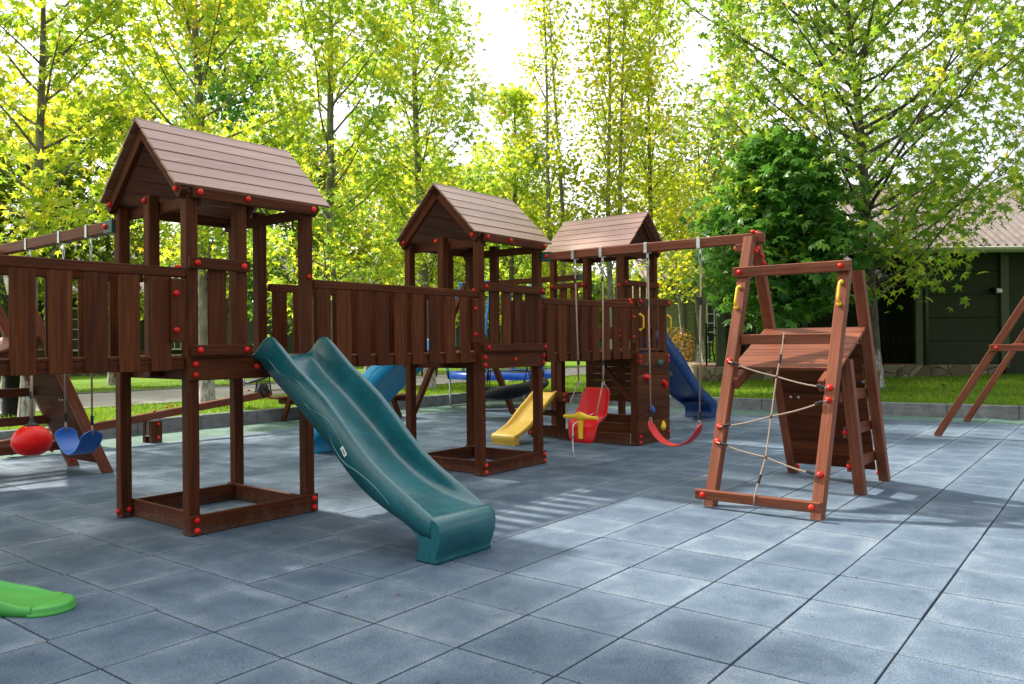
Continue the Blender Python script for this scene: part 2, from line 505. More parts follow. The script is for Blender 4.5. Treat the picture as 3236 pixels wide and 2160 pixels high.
def _boltmesh():
    m = MB(); m.lathe([(.0205, -.004), (.0215, .004), (.0205, .0105), (.016, .0165), (.009, .0205), (.001, .0215)], n=14)
    o = m.build('bolt_cap', redcap()); me = o.data; bpy.data.objects.remove(o); return me
BOLT = _boltmesh()
def bolt(parent, p, n, s=1.0):
    o = bpy.data.objects.new('bolt_cap', BOLT); C.objects.link(o); o.parent = parent
    o.location = p; o.rotation_mode = 'QUATERNION'
    o.rotation_quaternion = V(n).to_track_quat('Z', 'Y'); o.scale = (s, s, s)
    return o

# ------------------------------------------------------------------ camera
HC = 1.28195
pitch, roll = -0.0018, 0.0093
c_, s_ = math.cos(pitch), math.sin(pitch); cr, sr = math.cos(roll), math.sin(roll)
cam = bpy.data.cameras.new('camera'); cam.sensor_width = 36; cam.lens = 2522.6 / 3236 * 36
cam.clip_end = 2000; cam.clip_start = .05
co = bpy.data.objects.new('camera', cam); C.objects.link(co)
right = V((cr, -sr * s_, -sr * c_)); up = V((sr, cr * s_, cr * c_)); fw = V((0, c_, -s_))
mw = Matrix((right, up, -fw)).transposed().to_4x4(); mw.translation = (0, 0, HC)
co.matrix_world = mw
S.camera = co

# ------------------------------------------------------------------ light
SUN_DIR = V((-.80, .60, 0)).normalized()
EL = math.radians(46)
sd = V((SUN_DIR.x * math.cos(EL), SUN_DIR.y * math.cos(EL), math.sin(EL)))
sun = bpy.data.lights.new('sun', 'SUN'); sun.energy = 5.0; sun.angle = math.radians(2.2); sun.color = (1, .93, .82)
so = bpy.data.objects.new('sun', sun); C.objects.link(so); so.location = (0, 0, 30)
so.rotation_mode = 'QUATERNION'; so.rotation_quaternion = sd.to_track_quat('Z', 'Y')
W = bpy.data.worlds.new('World'); S.world = W; W.use_nodes = True
nt = W.node_tree; nt.nodes.clear()
wo = nt.nodes.new('ShaderNodeOutputWorld'); bg = nt.nodes.new('ShaderNodeBackground')
sky = nt.nodes.new('ShaderNodeTexSky'); sky.sky_type = 'NISHITA'; sky.sun_disc = False
sky.sun_elevation = EL; sky.sun_rotation = math.atan2(SUN_DIR.x, SUN_DIR.y)
gen = nt.nodes.new('ShaderNodeTexCoord').outputs['Generated']
cl = noise(nt, mapping(nt, gen, (1.4, 1.4, 3.2)), 1.7, 5, .55, .3)
cf = ramp(nt, cl, [(.30, (.82, .82, .82)), (.55, (.97, .97, .97))])
cc = ramp(nt, noise(nt, mapping(nt, gen, (1, 1, 2.5), loc=(4, 1, 2)), 2.2, 4, .55), [(.3, (7.6, 7.9, 8.4)), (.6, (11.5, 11.5, 11.6))])
# cloud sheet is thinner and brighter around the sun
dt = N(nt, 'ShaderNodeVectorMath', operation='DOT_PRODUCT'); dt.inputs[1].default_value = sd
nt.links.new(gen, dt.inputs[0])
gl = ramp(nt, dt.outputs['Value'], [(-.0, (.44, .455, .48)), (.45, (1.0, 1.0, 1.0)), (.8, (1.3, 1.27, 1.22))])
cc = mix(nt, 1.0, cc, gl, 'MULTIPLY')
skc = mix(nt, cf, sky.outputs['Color'], cc)
nt.links.new(skc, bg.inputs['Color']); bg.inputs['Strength'].default_value = .1
nt.links.new(bg.outputs[0], wo.inputs['Surface'])
S.view_settings.view_transform = 'Standard'; S.view_settings.look = 'None'
S.view_settings.exposure = 0.88; S.view_settings.gamma = 1

# ------------------------------------------------------------------ ground
UA = math.radians(52.38)
TU = V((.6103, .7921, 0)); TV = V((.7921, -.6103, 0))       # tile axes
T0 = V((-.6405, 3.684, 0))                                   # a tile corner
K0 = V((-4.867, 12.411, 0)); KD = V((.615, .7885, 0)); KN = V((-.7885, .615, 0))
R0 = V((6.387, 13.70, 0)); RD = V((.851, -.525, 0)); RN = V((.525, .851, 0))
def kdist(p): return (V((p[0], p[1], 0)) - K0).dot(KN)
def rdist(p): return (V((p[0], p[1], 0)) - R0).dot(RN)
def KP(along, dist, z=0): q = K0 + KD * along + KN * dist; return V((q.x, q.y, z))
def smooth(x): x = max(0, min(1, x)); return x * x * (3 - 2 * x)
def lawn_z(x, y):
    w = smooth((x / max(y, 1) - .12) / .12)
    return .21 + w * .03 * max(0, min(9, rdist((x, y))))

g = MB(); g.poly([(-600, -300, -.05), (600, -300, -.05), (600, 900, -.05), (-600, 900, -.05)])
tag(g.build('ground', M['lawn']), kind='structure')
# playground: separate rubber tiles over a dark bed
bed = MB(); bed.poly([(-16, -3, -.016), (22, -3, -.016), (22, 22, -.016), (-16, 22, -.016)])
tag(bed.build('playground_bed', M['joint']), kind='structure')
rng = np.random.default_rng(3)
vs = []; fs = []; gr = []; rim_v = []
for l in range(-24, 34):
    shift = rng.uniform(-.012, .012)
    for m in range(-16, 38):
        c0 = T0 + TU * (.5 * m + .25) + TV * (.5 * l + .25)
        if c0.y < .6 or abs(c0.x) > c0.y * .80 + 2.5: continue
        if kdist(c0) > .45 or rdist(c0) > .45: continue
        hu = .25 - .0046; hv = .25 - .0050
        dz = rng.uniform(-.0007, .0007); tu = rng.uniform(-.0012, .0012); tv = rng.uniform(-.0012, .0012)
        cx = c0 + TU * (shift + rng.uniform(-.0015, .0015)) + TV * rng.uniform(-.0015, .0015)
        o = len(vs)
        for k, (e, zz) in enumerate(((0.0, -.014), (0, -.0016), (.0022, 0))):
            for (a, b) in ((-1, -1), (1, -1), (1, 1), (-1, 1)):
                p = cx + TU * a * (hu - e) + TV * b * (hv - e)
                vs.append((p.x, p.y, zz + dz + a * tu * .5 + b * tv * .5))
        for (a, b) in ((-1, -1), (1, -1), (1, 1), (-1, 1)):
            p = cx + TU * a * hu * rng.uniform(.40, .62) + TV * b * hv * rng.uniform(.40, .62)
            vs.append((p.x, p.y, dz + a * tu * .25 + b * tv * .25))
        fs.append((o + 12, o + 13, o + 14, o + 15))
        for k in range(4):
            l2 = (k + 1) % 4; fs.append((o + 8 + k, o + 8 + l2, o + 12 + l2, o + 12 + k))
        rim_v += [1.0] * 12 + [rng.uniform(0, .35) for _ in range(4)]
        for q in (0, 4):
            for k in range(4):
                l2 = (k + 1) % 4
                fs.append((o + q + k, o + q + l2, o + q + 4 + l2, o + q + 4 + k))
        isg = 1.0 if (kdist(c0) > -1.05 or rdist(c0) > -.85) else 0.0
        gr += [isg] * 16
me = bpy.data.meshes.new('rubber_tiles'); me.from_pydata(vs, [], fs)
at = me.attributes.new('green', 'FLOAT', 'POINT'); at.data.foreach_set('value', gr)
at = me.attributes.new('rim', 'FLOAT', 'POINT'); at.data.foreach_set('value', rim_v)
me.materials.append(M['tile']); me.update()
o = bpy.data.objects.new('playground', me); C.objects.link(o); tag(o, kind='structure')
bm = bmesh.new(); bm.from_mesh(me); bmesh.ops.recalc_face_normals(bm, faces=bm.faces); bm.to_mesh(me); bm.free()

# kerb corner
den = KD.x * (-RN.x) + KD.y * (-RN.y)
tk = (K0 - R0).dot(RN) / -(KD.dot(RN)); KC = K0 + KD * tk
def kerb(name, a, b, nrm):
    m = MB(); d = (b - a); L = d.length; d.normalize(); n = max(1, int(L / 1.0)); st = L / n
    for i in range(n):
        p = a + d * (i * st + .003); q = a + d * ((i + 1) * st - .003)
        mid = (p + q) / 2 + nrm * .06
        m.obb((mid.x, mid.y, .085 + random.uniform(-.003, .003)), d, nrm, (0, 0, 1), ((q - p).length / 2, .06 + random.uniform(-.001, .001), .128), .012)
    return tag(m.build(name, M['kerb']), kind='structure')
kerb('kerb', K0 - KD * 12, KC, KN); kerb('kerb', KC + RD * .0 + RN * 0, R0 + RD * 9, RN)

# lawn sheet behind the kerbs, as a fine grid so that it can slope
def lawn():
    m = MB(); vs = []; fs = []
    xs = [-60 + i * 1.5 for i in range(86)]; A = {}
    def pt(al, di): return KP(al, di)
    # left side strips along the path direction; right side fan along the right kerb
    rows = []
    for i in range(60):
        al = -13 + i * (i * .02 + .7) * .9 if i else -13
        rows.append(al)
    for (d0, d1, n) in ((.115, 2.9, 4), (7.7, 19, 6), (19, 75, 5)):
        grid = []
        for al in rows:
            r = []
            for k in range(n + 1):
                di = d0 + (d1 - d0) * k / n
                p = KP(al, di); r.append((p.x, p.y, lawn_z(p.x, p.y) if di < 30 else .21))
            grid.append(r)
        m.grid(grid)
    return m
def in_left(p): return kdist(p) > .0
lm = lawn()
# right part: between the right kerb and far field, right of the strip next to the path
grid = []
for i in range(50):
    s = (i / 49) ** 1.6 * 80
    r = []
    for k in range(31):
        t = -1 + k * 1.6
        base = KC + RD * t + RN * (.115 + s)
        # keep to the right of the strip along the path: shift along KD for the first column
        if k == 0: base = KC + KD * (.115 + s) + KN * 0.1
        else:
            lo = KC + KD * (.115 + s)
            hi = R0 + RD * 40 + RN * (.115 + s)
            base = lo + (hi - lo) * (k / 30) ** 1.3
        z = lawn_z(base.x, base.y)
        if base.y > 60: z = .21
        r.append((base.x, base.y, z - .004))
    grid.append(r)
lm.grid(grid)
tag(lm.build('lawn', M['lawn']), kind='structure')
pm = MB(); 
pm.grid([[tuple(KP(al, d, .205)) for d in (2.9, 4.5, 6.1, 7.7)] for al in (-14, 0, 10, 20, 40, 70)])
po = pm.build('path', M['path']); tag(po, kind='structure')
em = MB()
for d in (2.9, 7.7):
    for i in range(56):
        p = KP(-13 + i, d); q = KP(-12.01 + i, d)
        em.obb(((p.x + q.x) / 2, (p.y + q.y) / 2, .19), KD, KN, (0, 0, 1), (.495, .04, .045), .008)
tag(em.build('path_edging', M['kerb']), kind='structure')

# ------------------------------------------------------------------ play towers
Q = .085
def roof_mesh(A, B, dz):
    m = MB(); half = B / 2 + .035; zr = 2.905 + dz; ze = 2.372 + dz
    slen = math.hypot(half, zr - ze); nb = 6; w = slen / nb
    for sgn in (-1, 1):
        du = V((0, sgn * half, -(zr - ze))).normalized(); nn = V((0, sgn * (zr - ze), half)).normalized()
        for k in range(nb):
            c = V((A / 2 + .027, B / 2, zr)) + du * (w * (k + .5)) - nn * (.010 + random.uniform(0, .002))
            c.x += random.uniform(-.004, .004)
            m.obb(c, (1, 0, 0), (du + nn * .035).normalized(), (nn - du * .035).normalized(), (A / 2 + .12, w / 2 - .0002, .0095), .003)
    return m

def make_tower(loc, ang, A, B, dz, label, mids, guards, boards='lrfk', entry=None):
    t = thing('play_tower', label, 'play tower', (loc[0], loc[1], 0), math.radians(ang), 'play towers of the climbing set')
    w = M['wood']
    for (x, y) in ((0, 0), (A - Q, 0), (0, B - Q), (A - Q, B - Q)):
        box_part('post', (x, x + Q, y, y + Q, 0, 2.325 + dz), w, t, .008)
    for (f, s) in mids:
        b = {'f': (s, s + Q, .001, Q), 'k': (s, s + Q, B - Q, B - .001), 'l': (.001, Q, s, s + Q), 'r': (A - Q, A - .001, s, s + Q)}[f]
        box_part('post', (*b, 1.06 + dz, 2.372 + dz if f in 'lr' else 2.30 + dz), w, t, .008)
    # floor frame and deck
    z0, z1 = 1.05 + dz, 1.197 + dz
    box_part('floor_beam', (0, A, -.0255, -.001, z0, z1), w, t)
    box_part('floor_beam', (0, A, B + .001, B + .0255, z0, z1), w, t)
    box_part('floor_beam', (Q + .002, Q + .027, .002, B - .002, z0, z1 - .004), w, t)
    box_part('floor_beam', (A - Q - .027, A - Q - .002, .002, B - .002, z0, z1 - .004), w, t)
    d = MB(); n = 8
    for k in range(n):
        y0 = -.02 + k * (B + .04) / n; d.box(.004, A - .004, y0 + .003, y0 + (B + .04) / n - .003, z1 + .001, z1 + .021, .003)
    d.build('deck', w, t)
    # boards at the ground
    if 'f' in boards:
        box_part('base_board', (-.002, A + .012, -.0265, -.001, .004, .138), w, t)
    if 'k' in boards: box_part('base_board', (Q + .03, A - Q - .03, B - Q - .03, B - Q - .004, .003, .135), w, t)
    if 'l' in boards: box_part('base_board', (Q + .002, Q + .027, .003, B - .004, .003, .133), w, t)
    if 'r' in boards: box_part('base_board', (A - Q - .027, A - Q - .002, .003, B - .004, .003, .133), w, t)
    # roof
    r = roof_mesh(A, B, dz).build('roof', M['wood_roof'], t)
    half = B / 2 + .035; sl = V((0, half, .533)).normalized()
    for x in (-.024, A + .024):
        for sgn in (-1, 1):
            du = V((0, sgn * sl.y, -sl.z)); nn = V((0, sgn * sl.z, sl.y))
            p = V((x, B / 2, 2.905 + dz)) - nn * .068 + du * .035; q = p + du * (half / sl.y - .012)
            rf = MB().bar(p, q, (1, 0, 0), .044, .088, .005).build('rafter', w, r)
    # purlins below the eaves and ties across the gables
    for y in (-.026, B + .026):
        box_part('roof_beam', (.028, A + .004, y - .0245, y + .0245, 2.285 + dz, 2.358 + dz), w, t)
    for x in (Q + .016, A - Q - .016):
        box_part('roof_beam', (x - .0135, x + .0135, .003, B - .003, 2.245 + dz, 2.325 + dz), w, t)
    ridge = MB().obb((A / 2, B / 2, 2.79 + dz), (1, 0, 0), (0, 1, 0), (0, 0, 1), (A / 2 - .005, .02, .04), .004).build('ridge_beam', w, r)
    # guards
    for (f, s0, s1, full) in guards:
        def P(s, dd, z):
            return {'f': (s, -dd, z), 'k': (s, B + dd, z), 'l': (-dd, s, z), 'r': (A + dd, s, z)}[f]
        def slab(nm, a0, a1, d0, d1, za, zb):
            p = P(a0, d0, za); q = P(a1, d1, zb)
            return box_part(nm, (p[0], q[0], p[1], q[1], za, zb), w, t)
        slab('guard_rail', s0, s1, .002, .032, 1.807 + dz, 1.888 + dz)
        if full: slab('guard_rail', s0, s1, .0275, .058, 1.219 + dz, 1.292 + dz)
        pm_ = MB(); s = s0 + .155
        while s + .135 < s1 - .04:
            p = P(s, -.022, 0); q = P(s + .134, -.001, 0)
            pm_.box(p[0], q[0], p[1], q[1], 1.205 + dz, 1.845 + dz, .003); s += .199
        if pm_.v: pm_.build('guard_panel', w, t)
        nr = V(P(0, 1, 0)) - V(P(0, 0, 0))
        for s in (s0 + .055, s1 - .055):
            bolt(t, P(s, .032, 1.848 + dz), nr)
            if full: bolt(t, P(s, .058, 1.255 + dz), nr)
    # bolts of the frame
    nf = (0, -1, 0)
    for x in (.044, A - .03):
        for z in (1.161, 1.088): bolt(t, (x, -.0255, z + dz), nf)
        if 'f' in boards:
            for z in (.105, .036): bolt(t, (x, -.0265, z), nf)
    bolt(t, (A * .5, -.0255, 1.135 + dz), nf)
    for x in (.072, .44 if A < 1.2 else .6, A - .03): bolt(t, (x, -.0505, 2.325 + dz), nf)
    for (y, z) in ((.045, 2.345), (B - .045, 2.345)):
        bolt(t, (-.046, y, z + dz), (-1, 0, 0)); bolt(t, (A + .046, y, z + dz), (1, 0, 0))
    bolt(t, (-.001, .56, 2.33 + dz), (-1, 0, 0))
    bolt(t, (A - Q * .5, -.001, 1.81 + dz), nf, .9)
    return t

T1 = ((-2.185, 5.373), 51.4); T2 = ((-.309, 7.694), 52.5)
tw1 = make_tower(T1[0], T1[1], 1.04, 1.04, 0, 'roofed timber play tower nearest the camera, with the teal slide on its front', [('f', .38), ('l', .51), ('r', .60)], [('f', .006, .470, True)])
tw2 = make_tower(T2[0], T2[1], 1.05, 1.02, -.012, 'middle roofed timber play tower, between two slatted bridges, with the red swing beam bolted on', [('l', .47), ('r', .58), ('k', .60)], [('f', .008, 1.062, True)])
bolt(tw1, (-.001, .97 + .02, .05), (-1, 0, 0)); bolt(tw1, (.06, 1.04 - Q - .001, .06), (0, -1, 0))
bolt(tw1, (.516, -.0255, 1.137), (0, -1, 0))
A3 = math.radians(50.5); u3 = V((math.cos(A3), math.sin(A3), 0)); v3 = V((-u3.y, u3.x, 0))
O3 = V((1.56, 11.3, 0)) + v3 * 1.27
tw3 = make_tower((O3.x, O3.y), 50.5 - 90, 1.27, 1.03, .285, 'farthest roofed timber play tower, tallest of the three, its roof ridge turned sideways', [('f', .60), ('k', .69)], [('f', .02, .68, False), ('r', .0, 1.03, False)], 'k')

# ------------------------------------------------------------------ bridges between the towers
def make_bridge(loc, ang, L, label, n_sl, first, cleat, dz=0.0):
    t = thing('play_bridge', label, 'bridge', (loc[0], loc[1], dz), math.radians(ang), 'slatted bridges between the towers')
    w = M['wood']
    box_part('handrail', (.002, L - .002, -.002, .043, 1.727, 1.793), w, t, .006)
    box_part('handrail', (.002, L - .002, .575, .618, 1.727, 1.793), w, t, .006)
    for (y0, y1) in ((.0, .0205), (.577, .5975)):
        sl = MB(); s = first
        for k in range(n_sl):
            if s + .135 > L - .01: break
            sl.box(s, s + .135 + random.uniform(-.003, .003), y0, y1, 1.106 + random.uniform(-.004, .004), 1.7265 if y0 < .1 else 1.79, .003); s += .2062
        sl.build('slat_panel', w, t)
    box_part('side_beam', (.004, L - .004, .022, .060, 1.107, 1.176), w, t)
    box_part('side_beam', (.004, L - .004, .535, .573, 1.107, 1.176), w, t)
    d = MB(); x = .008
    while x < L - .03:
        x1 = min(x + .128, L - .008); d.box(x, x1 - .006, .0225, .572, 1.1775, 1.2, .004); x += .13
    d.build('deck', w, t)
    # nails
    for e in cleat:
        x0, x1 = (L - .125, L - .02) if e == 'r' else (.02, .125)
        box_part('cleat', (x0, x1, -.034, -.003, 1.292, 1.715), w, t)
        for z in (1.372, 1.615): bolt(t, ((x0 + x1) / 2 - .02, -.034, z), (0, -1, 0))
        bolt(t, ((x0 + x1) / 2 + .02, .02, 1.793), (0, 0, 1), .9)
    return t
f1u = V((math.cos(math.radians(51.4)), math.sin(math.radians(51.4)), 0)); f1v = V((-f1u.y, f1u.x, 0))
O1 = V((T1[0][0], T1[0][1], 0))
pb = O1 + f1u * 1.045
make_bridge((pb.x, pb.y), 51.05, 1.936, 'slatted timber bridge between the two nearest roofed towers, above the teal slide', 9, .027, 'r')
pb = O1 - f1u * 1.945 + f1v * .0
lb_ = make_bridge((pb.x, pb.y), 51.4, 1.942, 'slatted timber bridge running off the left side of the photo from the nearest tower', 9, .05, 'r', .018)
for y0, y1 in ((-.09, -.004), (.62, .706)): box_part('post', (.015, .10, y0, y1, -.018, 1.80), M['wood'], lb_, .008)
O2 = V((T2[0][0], T2[0][1], 0)); f2u = V((math.cos(math.radians(52.5)), math.sin(math.radians(52.5)), 0)); f2v = V((-f2u.y, f2u.x, 0))
LO = V((1.526, 9.844, 0))
pb = O2 + f2u * 1.058
dd = LO - pb
make_bridge((pb.x, pb.y), math.degrees(math.atan2(dd.y, dd.x)), dd.length - .004, 'slatted timber bridge behind the baby swing, leading to the climbing wall', 9, .06, 'r', -.025)

# ------------------------------------------------------------------ low climbing platform with wall
lp = thing('climbing_platform', 'timber climbing platform with a boarded wall of coloured climbing holds', 'climbing wall', (LO.x, LO.y, 0), A3)
w = M['wood']
for (x, y, h) in ((0, 0, 1.80), (.70, 0, 1.80), (0, 1.13, 1.17), (.70, 1.13, 1.17)):
    box_part('post', (x, x + Q, y, y + Q, 0, h), w, lp, .008)
d = MB()
for k in range(9): d.box(.003, .80, .004 + k * .135, .133 + k * .135, 1.172, 1.194, .003)
d.build('deck', w, lp)
box_part('floor_beam', (-.026, -.001, 0, 1.215, 1.04, 1.168), w, lp)
cw = MB()
for k in range(8):
    z = .012 + k * .1428; cw.box(-.003, .802, -.0265, -.001, z, z + .1395, .004)
cwo = cw.build('climbing_wall', w, lp)
def hold(p, col, seed):
    rr = random.Random(seed); m = MB(); rows = []
    nv, nu = 6, 10
    for j in range(nv + 1):
        th = (PI / 2) * j / nv; row = []
        for i in range(nu):
            ph = 2 * PI * i / nu
            r = .045 * (1 + .35 * math.sin(2 * ph + seed) + .18 * math.sin(3 * ph + 2 * seed))
            row.append(V((p[0] + r * math.sin(th + .02) * math.cos(ph), p[1] - .05 * math.cos(th) * (1 - .35 * math.exp(-((ph - 2) ** 2))), p[2] + r * 1.15 * math.sin(th + .02) * math.sin(ph))))
        rows.append(row)
    m.grid(rows, True, True)
    return m.build('climbing_hold', M[col], cwo)
for (x, z, col, sd_) in ((.545, 1.02, 'greenmetal', 1), (.20, .845, 'red', 2.1), (.66, .745, 'red', 3.3), (.32, .435, 'blueseat', 4.2), (.60, .20, 'yellow', 5.5)):
    hold((x, -.0265, z), col, sd_)
box_part('guard_rail', (-.004, .832, -.0325, -.002, 1.742, 1.832), w, lp)
sl = MB()
for x in (.10, .27, .44, .60): sl.box(x, x + .09, .004, .022, 1.20, 1.74, .003)
sl.build('guard_panel', w, lp)
box_part('guard_rail', (-.034, -.002, .004, .56, 1.742, 1.826), w, lp)
box_part('base_board', (-.0265, -.001, .088, 1.128, .006, .15), w, lp)
ew = MB()
for k in range(7): ew.box(.52, .545, .25, 1.10, .50 + k * .092, .589 + k * .092, .003)
ew.build('inner_wall', w, lp)
box_part('base_board', (-.03, -.004, 1.0, 1.215, .50, .63), w, lp)
box_part('low_rail', (.20, .225, .10, 1.10, .12, .25), w, lp)
box_part('low_rail', (.50, .56, .10, 1.10, .17, .33), w, lp)
bar_part('brace', (.03, .55, 1.03), (.03, .10, .56), (1, 0, 0), .04, .07, w, lp)
def handle(parent, p, axis, n, mat='yellow', L=.19):
    axis = V(axis).normalized(); n = V(n).normalized(); m = MB(); p = V(p)
    pts = []
    for k in range(13):
        t = -1 + k / 6; o = .048 * min(1, (1 - abs(t)) / .28) ** .6 if abs(t) < 1 else 0
        pts.append(p + axis * (t * L / 2) + n * (o + .004))
    m.tube(pts, .0105, 8)
    for s_e in (-1, 1): m.ball(p + axis * (s_e * L / 2) + n * .006, .019, 10, 6)
    return m.build('handle', M[mat], parent)
handle(lp, (.045, -.034, 1.53), (0, 0, 1), (0, -1, 0)); handle(lp, (.742, -.034, 1.53), (0, 0, 1), (0, -1, 0))
for z in (1.10, 1.04): 
    for x in (.05, .77): bolt(lp, (x, -.0265, z), (0, -1, 0), .95)
for z in (.11, .04): bolt(lp, (.05, -.0265, z), (0, -1, 0), .95)
bolt(lp, (.77, -.0265, .11), (0, -1, 0)); bolt(lp, (.07, -.0325, 1.79), (0, -1, 0)); bolt(lp, (.78, -.0325, 1.79), (0, -1, 0))
bolt(lp, (-.035, .05, 1.80), (-1, 0, 0))
for z in (.53, .60): bolt(lp, (-.03, 1.06, z), (-1, 0, 0), .9)
# small toddler platform carrying the yellow slide
box_part('post', (.10, .185, 1.66, 1.745, 0, 1.16), w, lp, .008)
box_part('post', (.10, .185, 1.235, 1.30, 0, .60), w, lp, .008)
box_part('base_board', (.055, .098, 1.22, 1.76, .02, .17), w, lp)
box_part('base_board', (.055, .098, 1.22, 1.76, .30, .38), w, lp)
d = MB(); d.box(.07, .60, 1.22, 1.74, .575, .60); d.build('deck', w, lp)
for z in (.06, .12, .20, .34): bolt(lp, (.055, 1.70, z), (-1, 0, 0), .9)

# ------------------------------------------------------------------ slides
def interp(tab, s):
    for (a, b) in zip(tab, tab[1:]):
        if s <= b[0]:
            return a[1] + (b[1] - a[1]) * (s - a[0]) / max(1e-6, b[0] - a[0])
    return tab[-1][1]
TOP = [(0, 1.225), (.03, 1.235), (.10, 1.30), (.15, 1.338), (.19, 1.345), (.24, 1.338), (.30, 1.30), (.39, 1.23), (.51, 1.137), (.66, 1.045), (.81, .944), (.957, .819), (1.10, .688), (1.235, .575), (1.37, .487), (1.51, .413), (1.60, .368), (1.67, .328), (1.72, .302), (1.76, .282), (1.80, .2625)]
FLO = [(0, 1.217), (.07, 1.215), (.13, 1.18), (.25, 1.075), (.48, .925), (.79, .70), (1.03, .515), (1.2, .415), (1.34, .355), (1.5, .308), (1.62, .287), (1.70, .2785), (1.75, .2735), (1.80, .262)]
BOT = [(0, 1.20), (.10, 1.165), (.176, 1.10), (.272, 1.045), (.377, .985), (.56, .88), (.695, .775), (.827, .665), (.918, .578), (1.06, .455), (1.2, .362), (1.33, .301), (1.46, .25), (1.587, .206), (1.66, .16), (1.80, .15)]
NOSE = [(1.60, .262), (1.69, .2755), (1.75, .2755), (1.80, .2705), (1.83, .258), (1.852, .225), (1.858, .185), (1.852, .13), (1.825, .06), (1.805, .015), (1.815, .001), (1.645, .001), (1.655, .02), (1.672, .094), (1.652, .15), (1.60, .198)]
RIBS = [[(.04, 1.20), (.18, 1.195), (.272, 1.128), (.36, 1.075), (.47, 1.055), (.56, 1.02), (.64, .955), (.715, .862)],
        [(.60, .90), (.66, .858), (.76, .828), (.86, .785), (.955, .695), (1.04, .565)],
        [(.86, .70), (.92, .612), (1.02, .525), (1.13, .485), (1.25, .43), (1.36, .365), (1.44, .30)]]
def slide(name, label, loc, ang, width, mat, ks=1.0, kz=1.0, wall=1.0, ribs=True, wl=None):
    """local x runs across the slide, local -y is downhill"""
    t = thing(name, label, 'slide', loc, ang)
    m = MB(); rows = []
    ss = [0, .03, .07, .10, .13, .16, .19, .23, .27, .32, .39, .45, .51, .6, .68, .75, .82, .9, .96, 1.03, 1.1, 1.17, 1.24, 1.31, 1.38, 1.46, 1.54, 1.62, 1.70, 1.78]
    tw = .032
    for s in ss:
        F = interp(FLO, s); T = F + (interp(TOP, s) - F) * wall; B = min(interp(BOT, s), F - .028)
        if wall != 1: B = F - (F - B) * min(1, wall * .9)
        hh = max(.0005, T - F)
        half = [(0, B), (-.004, B + (T - B) * .5), (0, T - min(.018, hh * .4 + .004)), (.004, T - min(.006, hh * .15 + .0015)), (.011, T), (tw - .011, T), (tw - .002, T - min(.008, hh * .15)), (tw + .004, T - min(.022, hh * .4)), (tw + .012, F + hh * .45), (tw + .022, F + min(.018, hh * .25)), (tw + .034, F + min(.006, hh * .1)), (tw + .055, F)]
        sec = half + [(width * .35, F), (width * .5, F), (width * .65, F)] + [(width - a, b) for a, b in reversed(half)]
        und = [(width - .012, B + .003), (width - .03, F - .014), (width * .5, F - .016), (.03, F - .014), (.012, B + .003)]
        rows.append([V((a, -s * ks, b * kz)) for a, b in sec + und])
    m.grid(rows, True, True)
    m.v = m.v
    # rounded foot
    pr = [(0, .86, 'in'), (.006, .96, ''), (.022, 1, ''), (width - .022, 1, ''), (width - .006, .96, ''), (width, .86, '')]
    cen = (1.75, .14); rows = []
    for x, k, _ in pr:
        rows.append([V((x, -(cen[0] + (a - cen[0]) * (k * .5 + .5)) * ks, max(.0, (cen[1] + (b - cen[1]) * (k * .6 + .4))) * kz)) for a, b in NOSE])
    m.grid(rows, True, True)
    for r in (rows[0], rows[-1]): m.poly(r)
    body = m.build('chute', M[mat], t)
    if ribs:
        for x in (-.002, width + .002):
            rm = MB()
            for R_ in RIBS:
                sm = []
                for k in range(len(R_) - 1):
                    for q in range(4):
                        f = q / 4; p0 = R_[max(k - 1, 0)]; p1 = R_[k]; p2 = R_[k + 1]; p3 = R_[min(k + 2, len(R_) - 1)]
                        sm.append(tuple(.5 * (2 * p1[i] + (p2[i] - p0[i]) * f + (2 * p0[i] - 5 * p1[i] + 4 * p2[i] - p3[i]) * f * f + (3 * p1[i] - p0[i] - 3 * p2[i] + p3[i]) * f ** 3) for i in (0, 1)))
                sm.append(R_[-1])
                rm.tube([(x, -a * ks, b * kz) for a, b in sm], [.0018 + .0058 * min(1, 3 * min(i + .4, len(sm) - i) / len(sm)) for i in range(len(sm))], 6)
            rm.build('moulded_rib', M[mat], body)
    return t, body

a1 = math.radians(51.4)
p = O1 + f1u * .487 - f1v * .012
st, sb = slide('slide', 'teal plastic slide in the foreground, leading down from the nearest tower', (p.x, p.y, 0), a1, .503, 'teal')
lb = MB(); lb.obb((-.0055, -1.012, .60), (0, -.6, -.8), (0, .8, -.6), (1, 0, 0), (.034, .016, .0008), .0003)
lbo = lb.build('label', M['white'], sb)
lt = MB()
for k in range(9): lt.obb((-.0068, -1.012 - .0045 * (k - 4) * .6, .60 - .0045 * (k - 4) * .8), (0, .8, -.6), (0, -.6, -.8), (1, 0, 0), (.006, .0008 + .0006 * (k % 3), .0004), .0001)
lt.build('label_print', M['iron'], lbo)
# cyan slide on the back of the middle tower, running away from the camera
p = O2 + f2u * .62 + f2v * 1.035
st2, sb2 = slide('slide', 'bright cyan slide seen from behind, on the back of the middle tower', (p.x, p.y, 0), math.radians(52.5) + PI, .49, 'cyan')
MB().obb((.22, -.86, .618), (1, 0, 0), (0, -.62, -.78), (0, -.78, .62), (.095, .16, .0012), .0004).build('grey_label', M['grey_sticker'], sb2)
# dark blue slide behind the climbing wall
p = V((1.56, 11.3, 0)) + u3 * .80 - v3 * .07
st3, sb3 = slide('slide', 'dark blue slide behind the climbing wall, on the farthest tower', (p.x, p.y, 0), A3 + PI / 2, .49, 'navy', 1.13, 1.12)
MB().obb((.27, -.78, .865), (1, 0, 0), (0, -.66, -.75), (0, -.75, .66), (.10, .15, .0012), .0004).build('grey_label', M['grey_sticker'], sb3)
